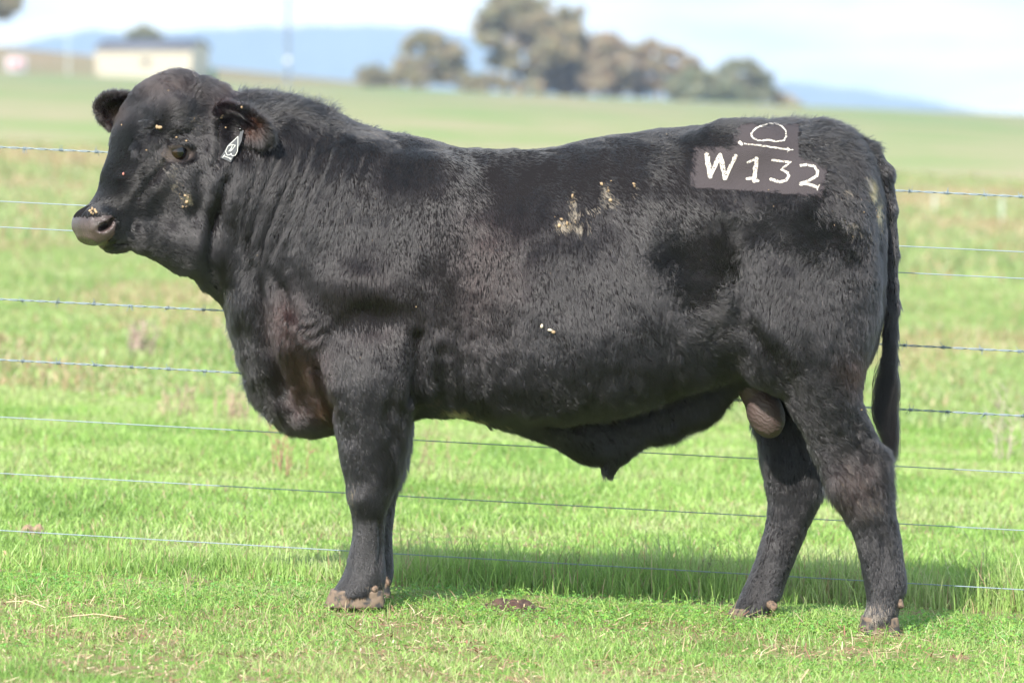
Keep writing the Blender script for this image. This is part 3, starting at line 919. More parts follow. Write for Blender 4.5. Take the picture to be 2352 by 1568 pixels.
# ================================================================== AIR
def make_haze():
    V, Q = box((-3600, -60, -330), (3600, 11200, 420))
    m = bpy.data.materials.new('hazy air'); m.use_nodes = True
    t = m.node_tree; t.nodes.clear()
    o_ = t.nodes.new('ShaderNodeOutputMaterial'); v = t.nodes.new('ShaderNodeVolumePrincipled')
    v.inputs['Color'].default_value = (.55, .72, 1.0, 1)
    v.inputs['Density'].default_value = 1.45e-4
    v.inputs['Anisotropy'].default_value = 0
    t.links.new(v.outputs['Volume'], o_.inputs['Volume'])
    o = mesh_obj('haze', V, Q, m, None, False)
    tag(o, kind='stuff')
make_haze()

# ================================================================== THE BULL
def to_px(x, y):                       # world x at depth y -> picture x
    return CX + x / y * F

HA, HB = math.radians(37), math.radians(51)        # head yaw and face pitch
P0 = np.array(W(412, 200, -0.07))
hA = np.array([-math.cos(HA) * math.cos(HB), -math.sin(HA) * math.cos(HB), -math.sin(HB)])   # towards the nose
hN = np.array([-math.cos(HA) * math.sin(HB), -math.sin(HA) * math.sin(HB), math.cos(HB)])    # out of the face
hL = np.array([math.sin(HA), -math.cos(HA), 0.0])                                            # near side
HR = np.stack([hA, hL, hN])
def H(s, l, n):
    return P0 + s * hA + l * hL + n * hN

def build_body(h):
    sc = Sculpt((-1.36, 15.6, -0.08), (1.24, 16.85, 1.60), h)
    # ---- trunk: columns along x (picture x, top, widest, bottom, half width, centre offset)
    T = np.array([
        (470, 215, 430, 640, .10, -.05), (490, 212, 430, 655, .125, -.04), (520, 214, 440, 692, .150, -.03), (540, 218, 450, 780, .165, -.02),
        (560, 223, 460, 842, .175, -.01), (600, 226, 490, 905, .195, 0), (650, 234, 530, 948, .215, 0),
        (700, 243, 570, 978, .235, 0), (760, 260, 600, 985, .255, 0), (820, 282, 620, 990, .268, 0),
        (880, 303, 640, 975, .280, 0), (950, 316, 660, 955, .300, 0), (1050, 337, 680, 950, .330, 0),
        (1150, 344, 700, 965, .355, 0), (1250, 341, 700, 975, .370, 0), (1350, 321, 700, 970, .372, 0),
        (1450, 304, 690, 945, .362, 0), (1550, 294, 670, 912, .345, 0), (1650, 287, 630, 880, .325, 0),
        (1750, 280, 590, 860, .305, 0), (1850, 279, 560, 850, .285, 0), (1920, 290, 550, 850, .255, 0),
        (1975, 325, 560, 850, .215, 0), (2005, 370, 570, 800, .165, 0), (2028, 450, 580, 720, .10, 0)], float)
    tx = (T[:, 0] - CX) / F * D0
    tz = lambda c: HC + (HY - c) / F * D0
    def trunk(X, Y, Z):
        x = X[:, 0, 0]
        f = lambda a: hermite(x, tx, a).astype(np.float32)[:, None, None]
        top, mid, bot, b, yc = f(tz(T[:, 1])), f(tz(T[:, 2])), f(tz(T[:, 3])), f(T[:, 4]), f(T[:, 5])
        at, ab = top - mid, mid - bot
        up = Z > mid
        u = np.abs(Z - mid) / np.where(up, at, ab)
        v = np.abs(Y - D0 - yc) / b
        # narrower towards the spine and the keel
        pw = np.where(up, 2.25, 2.25 + .65 * np.clip((x[:, None, None] + .35) / .3, 0, 1) * np.clip((.75 - x[:, None, None]) / .2, 0, 1)).astype(np.float32)
        r = (u ** pw + v ** pw) ** (1 / pw)
        d = (r - 1) * np.minimum(b, np.where(up, at, ab)) * 0.85
        e = np.maximum(X - tx[-1], tx[0] - X)
        return np.where(e > 0, np.sqrt(np.maximum(d, 0) ** 2 + e ** 2) + np.minimum(d, 0) * 0, d)
    sc.add(trunk, (tx[0], 15.8, 0.4), (tx[-1], 16.8, 1.55), 0.02)
    def rows(R_, k, p=2.2):
        R_ = np.array(R_, float)
        off = R_[:, 3]; d_ = D0 + off
        z = HC + (HY - R_[:, 0]) / F * d_
        xl = (R_[:, 1] - CX) / F * d_; xr = (R_[:, 2] - CX) / F * d_
        o = np.argsort(z); z = z[o]; xl = xl[o]; xr = xr[o]; off = off[o]; bb = R_[o, 4]
        def fn(X, Y, Z):
            q = Z[0, 0, :]
            f = lambda a: hermite(q, z, a).astype(np.float32)[None, None, :]
            l, r_, b, yc = f(xl), f(xr), f(bb), f(off)
            a = (r_ - l) / 2
            u = np.abs(X - (l + r_) / 2) / a; v = np.abs(Y - D0 - yc) / b
            r = (u ** p + v ** p) ** (1 / p)
            d = (r - 1) * np.minimum(a, b)
            e = np.maximum(Z - z[-1], z[0] - Z)
            return np.where(e > 0, np.maximum(d, 0) + e, np.maximum(d, e))
        lo = (xl.min(), D0 + (off - bb).min(), z[0]); hi = (xr.max(), D0 + (off + bb).max(), z[-1])
        sc.add(fn, lo, hi, k)
    # ---- shoulder masses
    for s_ in (-1, 1):
        sc.ell(W(820, 560, s_ * .17), (.17, .125, .27), .09)
        sc.ell(W(845, 665, s_ * .20), (.14, .105, .12), .06)
        sc.ell(W(720, 760, s_ * .17), (.085, .085, .12), .07)
        sc.ell(W(1000, 560, s_ * .20), (.14, .12, .24), .08)
        sc.ell(W(865, 840, s_ * .205), (.125, .095, .15), .06)
        # hip, thigh and stifle
        sc.ell(W(1840, 620, s_ * .20), (.21, .115, .27), .08)
        sc.ell(W(1790, 760, s_ * .215), (.13, .095, .17), .07)
        sc.ell(W(1700, 345, s_ * .16), (.12, .09, .07), .09)
        sc.ell(W(1935, 430, s_ * .09), (.070, .07, .08), .07)
    # ---- legs
    rows([(760, 760, 930, -.185, .09), (820, 735, 945, -.19, .10), (880, 741, 950, -.195, .10), (960, 768, 945, -.19, .092), (1010, 778, 936, -.185, .082),
          (1060, 787, 924, -.18, .073), (1105, 795, 908, -.175, .066), (1140, 800, 898, -.175, .064), (1165, 806, 890, -.175, .060),
          (1190, 811, 885, -.175, .052), (1230, 810, 881, -.175, .049), (1275, 802, 881, -.175, .051), (1305, 795, 884, -.175, .056),
          (1330, 783, 886, -.175, .060), (1355, 768, 882, -.175, .062), (1368, 762, 880, -.175, .061)], .035)
    rows([(820, 760, 950, .19, .10), (960, 790, 948, .19, .09), (1060, 808, 932, .18, .073), (1105, 818, 918, .17, .065),
          (1140, 826, 908, .17, .062), (1190, 836, 902, .17, .052), (1260, 834, 900, .17, .05), (1300, 822, 902, .17, .056),
          (1330, 806, 900, .17, .06), (1348, 798, 893, .17, .06)], .035)
    rows([(640, 1715, 2012, -.17, .12), (720, 1708, 2012, -.18, .13), (800, 1735, 1996, -.185, .125), (870, 1770, 1978, -.185, .11), (930, 1806, 1980, -.18, .095),
          (980, 1838, 1998, -.175, .083), (1030, 1862, 2026, -.17, .073), (1070, 1880, 2036, -.17, .068), (1110, 1900, 2042, -.17, .064),
          (1150, 1922, 2048, -.17, .058), (1200, 1950, 2058, -.17, .052), (1250, 1969, 2068, -.17, .049), (1300, 1982, 2077, -.17, .05),
          (1345, 1988, 2080, -.17, .055), (1380, 1991, 2070, -.17, .058), (1410, 1986, 2062, -.17, .062), (1432, 1981, 2060, -.17, .060)], .035)
    rows([(700, 1720, 1960, .17, .12), (850, 1718, 1950, .18, .11), (950, 1728, 1925, .175, .09), (1000, 1740, 1910, .17, .08),
          (1050, 1748, 1905, .165, .073), (1100, 1757, 1896, .165, .066), (1150, 1764, 1882, .165, .058), (1200, 1761, 1858, .165, .052),
          (1250, 1747, 1838, .165, .05), (1300, 1730, 1818, .165, .051), (1340, 1713, 1802, .165, .055), (1370, 1700, 1792, .165, .058),
          (1395, 1686, 1772, .165, .06), (1412, 1678, 1760, .165, .058)], .035)
    # ---- sheath along the belly
    Sh = np.array([(1130, 880, 968, .06), (1200, 880, 990, .085), (1250, 880, 1008, .08), (1295, 880, 1038, .072), (1330, 880, 1058, .062), (1370, 890, 1066, .052),
                   (1400, 890, 1072, .046), (1435, 890, 1062, .046), (1475, 885, 1030, .052), (1560, 870, 996, .06), (1630, 860, 960, .068),
                   (1690, 850, 900, .075), (1730, 850, 880, .07)], float)
    sx = (Sh[:, 0] - CX) / F * D0
    def sheath(X, Y, Z):
        x = X[:, 0, 0]
        f = lambda a: hermite(x, sx, a).astype(np.float32)[:, None, None]
        top, bot, b = f(tz(Sh[:, 1])), f(tz(Sh[:, 2])), f(Sh[:, 3])
        c, a = (top + bot) / 2, (top - bot) / 2
        r = np.sqrt((np.abs(Z - c) / a) ** 2 + (np.abs(Y - D0) / b) ** 2)
        e = np.maximum(X - sx[-1], sx[0] - X)
        return np.maximum((r - 1) * np.minimum(a, b), e)
    sc.add(sheath, (sx[0], D0 - .1, .35), (sx[-1], D0 + .1, .75), .05)
    sc.cap(W(1405, 1055), W(1397, 1079), .022, .017, .015)
    # ---- brisket keel
    sc.ell(W(640, 830, 0), (.075, .070, .13), .05)
    sc.ell(W(715, 930, 0), (.10, .085, .075), .05)
    sc.cap(W(578, 760), W(632, 880), .035, .050, .04)
    # ---- tail
    tl = [(1930, 335, .050), (1990, 362, .042), (2020, 400, .036), (2037, 480, .030), (2042, 580, .026), (2046, 700, .022), (2044, 820, .018), (2038, 900, .014)]
    for a, b in zip(tl[:-1], tl[1:]):
        sc.cap(W(a[0], a[1], -.01), W(b[0], b[1], -.01), a[2], b[2], .012)
    # ---- head: sections along the face axis (s, half width, top, widest, bottom)
    Hd = np.array([(-.05, .06, -.045, -.08, -.14), (-.02, .095, .008, -.08, -.20), (.04, .128, .046, -.08, -.26), (.10, .143, .070, -.07, -.29), (.17, .144, .074, -.07, -.30),
                   (.22, .134, .068, -.08, -.30), (.28, .110, .050, -.09, -.285), (.34, .090, .034, -.07, -.25), (.39, .074, .018, -.06, -.205),
                   (.43, .066, .018, -.05, -.160), (.46, .068, .020, -.04, -.125), (.49, .068, .020, -.035, -.100), (.515, .062, .010, -.03, -.075), (.535, .045, -.010, -.03, -.055)], float)
    hc = P0
    def head(X, Y, Z):
        x, y, z = X - hc[0], Y - hc[1], Z - hc[2]
        s_ = hA[0] * x + hA[1] * y + hA[2] * z
        l = np.abs(hL[0] * x + hL[1] * y + 0 * z)
        n = hN[0] * x + hN[1] * y + hN[2] * z
        f = lambda a: hermite(s_, Hd[:, 0], a)
        b, top, mid, bot = (f(Hd[:, i]) for i in (1, 2, 3, 4))
        a = np.where(n > mid, top - mid, mid - bot)
        u = np.abs(n - mid) / a
        v = l / b
        p = 2.4
        r = (u ** p + v ** p) ** (1 / p)
        d = (r - 1) * np.minimum(a, b) * .85
        e = np.maximum(s_ - Hd[-1, 0], Hd[0, 0] - s_)
        return np.where(e > 0, np.maximum(d, 0) + e, d)
    sc.add(head, P0 - .62, P0 + (.35, .3, .2), .05)
    # poll, brows, cheeks
    sc.ell(W(352, 232, -.05), (.058, .07, .052), .05)
    sc.ell(H(.020, .0, -.006), (.06, .085, .045), .05, HR)
    for s_ in (-1, 1):
        sc.ell(H(.125, s_ * .098, .018), (.055, .03, .035), .035, HR)      # brow
        sc.ell(H(.235, s_ * .095, -.075), (.06, .03, .035), .03, HR)       # cheek bone below the eye
        sc.ell(H(.20, s_ * .085, -.19), (.12, .05, .10), .05, HR)          # jaw muscle
    # neck to head and throat
    sc.cap(W(600, 420, 0), W(478, 400, -.07), .20, .16, .08)
    sc.cap(W(560, 580, 0), W(440, 555, -.12), .12, .085, .07)
    sc.cap(W(420, 560, -.15), W(330, 545, -.2), .07, .045, .06)
    sc.cap(W(590, 690, 0), W(545, 590, -.05), .08, .08, .05)
    # muzzle
    sc.ell(H(.480, 0, -.020), (.042, .064, .046), .02, HR)
    sc.ell(H(.498, 0, -.008), (.026, .058, .030), .012, HR)
    sc.ell(H(.478, 0, -.078), (.038, .050, .034), .02, HR)     # upper lip
    Rm = [(hA + hN) / math.sqrt(2), hL, (hN - hA) / math.sqrt(2)]
    sc.ell(H(.480, 0, -.112), (.046, .044, .026), .010, Rm)    # lower lip and chin
    sc.ell(H(.498, 0, -.050), (.020, .050, .034), .012, HR)
    for s_ in (-1, 1):
        sc.ell(H(.480, s_ * .046, -.014), (.034, .03, .033), .02, HR)
        Rn = [hA * .90 + hN * .436, hL, -hA * .436 + hN * .90]
        sc.ell(H(.490, s_ * .064, -.018), (.0235, .032, .0115), .006, Rn, 'carve')
        sc.ell(H(.468, s_ * .070, -.022), (.013, .026, .007), .005, Rn, 'carve')
        sc.cap(H(.512, s_ * .046, .000), H(.472, s_ * .060, .004), .007, .006, .010)
        sc.cap(H(.512, s_ * .046, -.040), H(.478, s_ * .062, -.044), .006, .005, .010)
        # eye socket: a shallow bowl, the ball is set in it, and lids round it
        ec = H(.198, s_ * .118, -.045)
        e1 = .63 * hA + .777 * hN; e2 = -.777 * hA + .63 * hN
        sc.ell(H(.198, s_ * .150, -.045), (.042, .036, .028), .012, [e1, hL, e2], 'carve')
        for i in range(14):
            t0, t1 = 2 * math.pi * i / 14, 2 * math.pi * (i + 1) / 14
            pt = lambda t: ec + hL * s_ * (.0165 - .007 * math.cos(t) ** 2) + e1 * .0310 * math.cos(t) + e2 * ((.0178 if math.sin(t) > 0 else .0185) * math.sin(t))
            up_ = .0055 if math.sin(t0 + .1) > 0 else .0038
            sc.cap(pt(t0), pt(t1), up_, up_, .008)
        sc.cap(ec + hL * s_ * .019 + e1 * -.04 + e2 * .010, ec + hL * s_ * .021 + e1 * .034 + e2 * .022, .009, .009, .02)
    sc.ell(H(.496, 0, -.094), (.040, .10, .0018), .006, Rm, 'carve')   # mouth line
    # ears: cupped leaves
    def ear(c, e1, nn, r1, r2):
        c = np.array(c)
        e1 = np.array(e1, float); e1 /= np.linalg.norm(e1)
        nn = np.array(nn, float); nn -= e1 * (nn @ e1); nn /= np.linalg.norm(nn)
        e2 = np.cross(e1, nn)
        sc.ell(c, (r1, r2, .024), .02, [e1, e2, nn])
        sc.ell(c + nn * .022 - e1 * .008, (r1 * .80, r2 * .74, .026), .006, [e1, e2, nn], 'carve')
    ear(W(561, 287, -.215), (.1625, -.06, -.080), (-.30, -.75, -.60), .102, .060)
    ear(W(286, 261, .02), (-.95, 0, .32), (-.15, -.95, -.25), .090, .062)
    return sc

EYE_C = W(412, 347, -.345)

def poly_dist(px, py, pts):
    """distance to a polyline in picture units, plus the position along it 0..1"""
    best = np.full(px.shape, 1e9); tt = np.zeros(px.shape)
    n = len(pts) - 1
    for i in range(n):
        ax, ay = pts[i]; bx, by = pts[i + 1]
        dx, dy = bx - ax, by - ay
        t = np.clip(((px - ax) * dx + (py - ay) * dy) / (dx * dx + dy * dy), 0, 1)
        d = np.hypot(px - ax - t * dx, py - ay - t * dy)
        m = d < best
        best = np.where(m, d, best); tt = np.where(m, (i + t) / n, tt)
    return best, tt

# skin folds and hollows on the flank that faces the camera: (points, half width, depth)
FOLDS = [
 ([(345, 352), (385, 318), (430, 300), (462, 322)], 9, .006), ([(356, 338), (395, 300), (440, 284)], 10, -.005), ([(352, 400), (330, 440), (300, 470)], 12, .005), ([(300, 500), (350, 500), (400, 520)], 14, .004),
 ([(255, 420), (300, 400), (330, 370)], 10, -.004), ([(455, 380), (462, 440), (440, 520)], 16, .006), ([(385, 366), (412, 374), (440, 362)], 4, .003), ([(500, 260), (506, 330), (500, 380)], 10, .010),
 ([(872, 1190), (874, 1250), (870, 1300)], 5, .005), ([(1890, 1165), (1850, 1130)], 10, .004),
 ([(655, 320), (610, 430), (575, 540), (560, 610)], 7, .008), ([(700, 330), (650, 440), (610, 540), (596, 620)], 7, .009),
 ([(735, 305), (695, 400), (655, 500), (628, 590)], 6, .008), ([(772, 310), (738, 400), (705, 480), (680, 560)], 6, .007),
 ([(812, 330), (790, 400), (762, 470), (740, 540)], 6, .006), ([(842, 340), (818, 420), (792, 500)], 6, .005),
 ([(612, 330), (588, 400), (565, 480), (552, 560)], 6, .007), ([(668, 400), (632, 480), (604, 560)], 5, .005),
 ([(716, 400), (676, 480), (644, 560)], 5, .005), ([(530, 385), (512, 450), (490, 530), (478, 610)], 14, .016),
 ([(592, 610), (600, 700), (612, 790), (640, 880), (668, 940)], 13, .020), ([(640, 640), (660, 700), (690, 740)], 12, .008),
 ([(722, 830), (742, 890), (766, 960)], 10, .016), ([(962, 740), (958, 850), (950, 940)], 18, .020),
 ([(1008, 720), (1014, 800), (1022, 890)], 13, .0045), ([(1045, 740), (1056, 810), (1066, 890)], 12, .0045),
 ([(1080, 750), (1094, 820), (1112, 890)], 12, .0035), ([(985, 440), (988, 560), (988, 690)], 16, .006),
 ([(1186, 560), (1192, 680), (1184, 770)], 18, .006), ([(690, 758), (716, 778), (748, 756)], 6, .006), ([(676, 742), (710, 752), (735, 738)], 5, .005),
 ([(1640, 500), (1682, 545), (1688, 640), (1698, 730), (1760, 810), (1812, 890), (1850, 960)], 22, .011),
 
 ([(905, 880), (892, 960), (905, 1030)], 11, .008), 
 ([(2000, 1110), (2018, 1190), (2040, 1290)], 8, .005), ([(1950, 950), (1975, 1020), (2005, 1080)], 12, .008),
 ([(1845, 1170), (1815, 1250), (1782, 1330)], 8, .004),
 ([(390, 362), (362, 392), (345, 420)], 7, .004), ([(306, 500), (300, 530), (318, 552)], 8, .005), ([(330, 250), (320, 300), (345, 345)], 12, .005),
 ([(1180, 960), (1290, 985), (1380, 975), (1500, 935), (1600, 895), (1700, 868)], 9, .010),
]
BUMPS = [  # picture x, y, radii, height
 (850, 728, 62, 40, -.020), (830, 635, 90, 60, .010), (1585, 615, 62, 85, -.020), (1665, 480, 50, 30, .010),
 (1800, 700, 70, 120, .008), (1350, 760, 120, 90, .008), (1500, 800, 90, 60, -.006), (700, 700, 60, 50, -.008),
 (675, 850, 40, 80, -.014), (690, 965, 40, 25, .010), (640, 930, 25, 22, .010), (2030, 1050, 24, 36, .010), (1920, 1120, 30, 30, .008),
 (1100, 500, 60, 120, -.006), (1250, 600, 100, 140, .005), (560, 700, 24, 60, .010), (590, 870, 30, 50, .010), (1450, 560, 90, 60, -.006),
 (835, 1130, 26, 36, .006), (330, 335, 22, 18, .008), (450, 460, 50, 60, .006), (1420, 900, 60, 30, .008), (1250, 880, 60, 40, -.006), (1620, 870, 60, 25, .008),
 (1350, 960, 50, 22, -.010), (920, 760, 40, 40, .006), (1740, 520, 80, 24, -.006), (1700, 830, 30, 30, -.010),
]
def details(V, N):
    px = CX + V[:, 0] / V[:, 1] * F
    py = HY - (V[:, 2] - HC) / V[:, 1] * F
    near = smooth((D0 + .02 - V[:, 1]) / .06) * smooth((-N[:, 1] + .25) / .4)
    d = np.zeros(len(V))
    for pts, w, dep in FOLDS:
        r, t = poly_dist(px, py, pts)
        fade = smooth(t / .18) * smooth((1 - t) / .18)
        d -= (1.1 if w < 8 and dep > 0 else 1) * dep * np.exp(-(r / w) ** 2) * (.25 + .75 * fade)
        d += dep * .35 * np.exp(-((r - w * 2.1) / (w * 1.1)) ** 2) * fade
    for x, y, rx, ry, hgt in BUMPS:
        d += hgt * np.exp(-((px - x) / rx) ** 2 - ((py - y) / ry) ** 2)
    d *= near
    hd = smooth((540 - px) / 60)                      # keep the head's own modelling
    legs = smooth((py - 1000) / 120)
    d += (.0035 * vnoise(V, .075) + .0022 * vnoise(V, .035)) * (1 - .75 * hd) * (1 - .5 * legs)
    return V + N * d[:, None]

# ---- build it
def px_of(P):
    return CX + P[:, 0] / P[:, 1] * F, HY - (P[:, 2] - HC) / P[:, 1] * F

def inside_poly(x, y, poly):
    r = np.zeros(x.shape, bool)
    n = len(poly)
    for i in range(n):
        x1, y1 = poly[i]; x2, y2 = poly[(i + 1) % n]
        c = ((y1 > y) != (y2 > y)) & (x < (x2 - x1) * (y - y1) / (y2 - y1 + 1e-12) + x1)
        r ^= c
    return r

CLIP = [(1689, 281), (1834, 280), (1836, 360), (1899, 381), (1891, 453), (1740, 440), (1585, 430), (1594, 336), (1681, 338)]
_R = lambda pts: [(1532.7 + .3257 * a, 213.7 + .3257 * b) for a, b in pts]
MARKS = [
 (_R([(280, 435), (302, 588)]), 6.8), (_R([(302, 585), (372, 440)]), 6.2), (_R([(372, 440), (408, 600)]), 6.6), (_R([(408, 600), (482, 445)]), 5.6),
 (_R([(628, 465), (612, 618)]), 6.4), (_R([(565, 490), (612, 470)]), 3.6), (_R([(562, 606), (600, 600), (638, 622)]), 4.4),
 (_R([(738, 474), (800, 484), (870, 490)]), 3.6), (_R([(856, 496), (806, 542)]), 4.0), (_R([(806, 542), (848, 562), (856, 592), (834, 620), (790, 628), (730, 612)]), 4.6),
 (_R([(938, 514), (985, 507), (1040, 522), (1064, 552), (1052, 588), (1008, 612), (940, 642)]), 4.4), (_R([(938, 642), (990, 640), (1056, 668)]), 4.8), (_R([(1072, 648), (1060, 686)]), 2.6),
 (_R([(745, 219), (700, 223), (650, 240), (606, 266), (590, 292), (602, 320), (640, 338), (678, 337), (708, 331), (738, 339), (780, 345), (818, 334), (838, 308), (834, 272), (808, 240), (775, 223), (745, 219)]), 3.3),
 (_R([(518, 356), (690, 376), (862, 402)]), 3.2), (_R([(510, 352), (524, 362)]), 5.0), (_R([(846, 388), (862, 402), (846, 416)]), 2.6), (_R([(862, 402), (884, 403)]), 2.6),
]
def mark_dist(x, y):
    best = np.full(x.shape, 99.0)
    for pts, w in MARKS:
        d, _ = poly_dist(x, y, pts)
        best = np.minimum(best, d - w * 1.02)
    return best

MUZZLE = [(166, 488), (195, 492), (214, 499), (232, 498), (250, 492), (262, 500), (265, 515), (262, 538), (252, 552), (240, 568), (214, 574), (186, 572), (166, 560)]
H_BODY = .010 if DEV else .0055
_sc = build_body(H_BODY)
BV, BQ = _sc.mesh()
del _sc
BV, BQ = biggest(BV, BQ)
BV = relax(BV, BQ, 2)
BV = details(BV, normals(BV, BQ))
BV = relax(BV, BQ, 1)
BN = normals(BV, BQ)
BX, BY = px_of(BV)

bull = empty('bull', (0.0, D0, HC - 1.5))
tag(bull, 'large black bull standing side on with white W132 brand on its rump', 'bull')

def body_colour(P, N_):
    x, y = px_of(P)
    c = np.tile(np.array([.011, .0098, .0105]), (len(P), 1))
    wet = np.zeros(len(P))
    s_ = (P - P0) @ hA; l = (P - P0) @ hL; n = (P - P0) @ hN
    mz = (s_ > .425) & inside_poly(x + 4 * vnoise(P + 3, .007), y + 4 * vnoise(P + 9, .007), MUZZLE) & (P[:, 1] < D0 + .2)
    mz |= (s_ > .45) & (l < 0) & (n > -.09)
    jit = 4 * vnoise(P, .007)
    m = mz & ~((s_ < .50) & (n > .012) & (l > -.2) & (y + jit < 499))
    c[m] = np.array([.066, .046, .043]) * (1 + .35 * vnoise(P[m], .03) + .2 * vnoise(P[m], .008))[:, None]; wet[m] = 1
    lowm = m & (n < -.05); c[lowm] *= np.array([1.15, 1.0, .85])
    nos = np.hypot(x - 236, (y - 516) * 1.3) < 13
    c[nos & m] = (.02, .012, .012)
    lip = (s_ > .43) & ~m & (n < -.06)
    wet[lip] = .6
    # bare skin round the eye, brown inside the near ear
    e = np.hypot((x - 404) / 38, (y - 352) / 19)
    k = smooth((1.25 - e) / .5) * (P[:, 1] < D0)
    c += k[:, None] * (np.array([.080, .062, .058]) - c)
    wet = np.maximum(wet, .4 * k)
    k = np.exp(-((x - 575) / 26) ** 2 - ((y - 292) / 22) ** 2)
    c += k[:, None] * (np.array([.045, .020, .012]) - c)
    k = inside_poly(x, y, CLIP) & (N_[:, 1] < 0)
    c[k] = (.055, .047, .050)
    return c, wet
BC, BW = body_colour(BV, BN)

hide, t, b = mat('hide')
at = t.nodes.new('ShaderNodeAttribute'); at.attribute_name = 'Col'
t.links.new(at.outputs['Color'], b.inputs['Base Color'])
mr = t.nodes.new('ShaderNodeMapRange')
mr.inputs['To Min'].default_value = .75; mr.inputs['To Max'].default_value = .22
t.links.new(at.outputs['Alpha'], mr.inputs['Value'])
t.links.new(mr.outputs['Result'], b.inputs['Roughness'])
mr2 = t.nodes.new('ShaderNodeMapRange'); mr2.inputs['To Min'].default_value = .03; mr2.inputs['To Max'].default_value = .6
t.links.new(at.outputs['Alpha'], mr2.inputs['Value']); t.links.new(mr2.outputs['Result'], b.inputs['Specular IOR Level'])
vo = t.nodes.new('ShaderNodeTexVoronoi'); vo.inputs['Scale'].default_value = 330
tcn = t.nodes.new('ShaderNodeTexCoord')
t.links.new(tcn.outputs['Object'], vo.inputs['Vector'])
bp = t.nodes.new('ShaderNodeBump'); bp.inputs['Strength'].default_value = .8; bp.inputs['Distance'].default_value = .002
t.links.new(vo.outputs['Distance'], bp.inputs['Height'])
t.links.new(bp.outputs['Normal'], b.inputs['Normal'])
body = mesh_obj('body', BV, BQ, hide, bull, cols=np.concatenate([BC, BW[:, None]], 1))

# ---- fur
def field(x, y, ctrl, sig=None):
    """blend of control values (x, y, radius, values...)"""
    ctrl = np.array(ctrl, float)
    w = np.exp(-((x[:, None] - ctrl[:, 0]) ** 2 + (y[:, None] - ctrl[:, 1]) ** 2) / (2 * ctrl[:, 2] ** 2)) + 1e-9 * (1 / (1 + ((x[:, None] - ctrl[:, 0]) ** 2 + (y[:, None] - ctrl[:, 1]) ** 2) / 1e4))
    w /= w.sum(1, keepdims=True)
    return w @ ctrl[:, 3:]

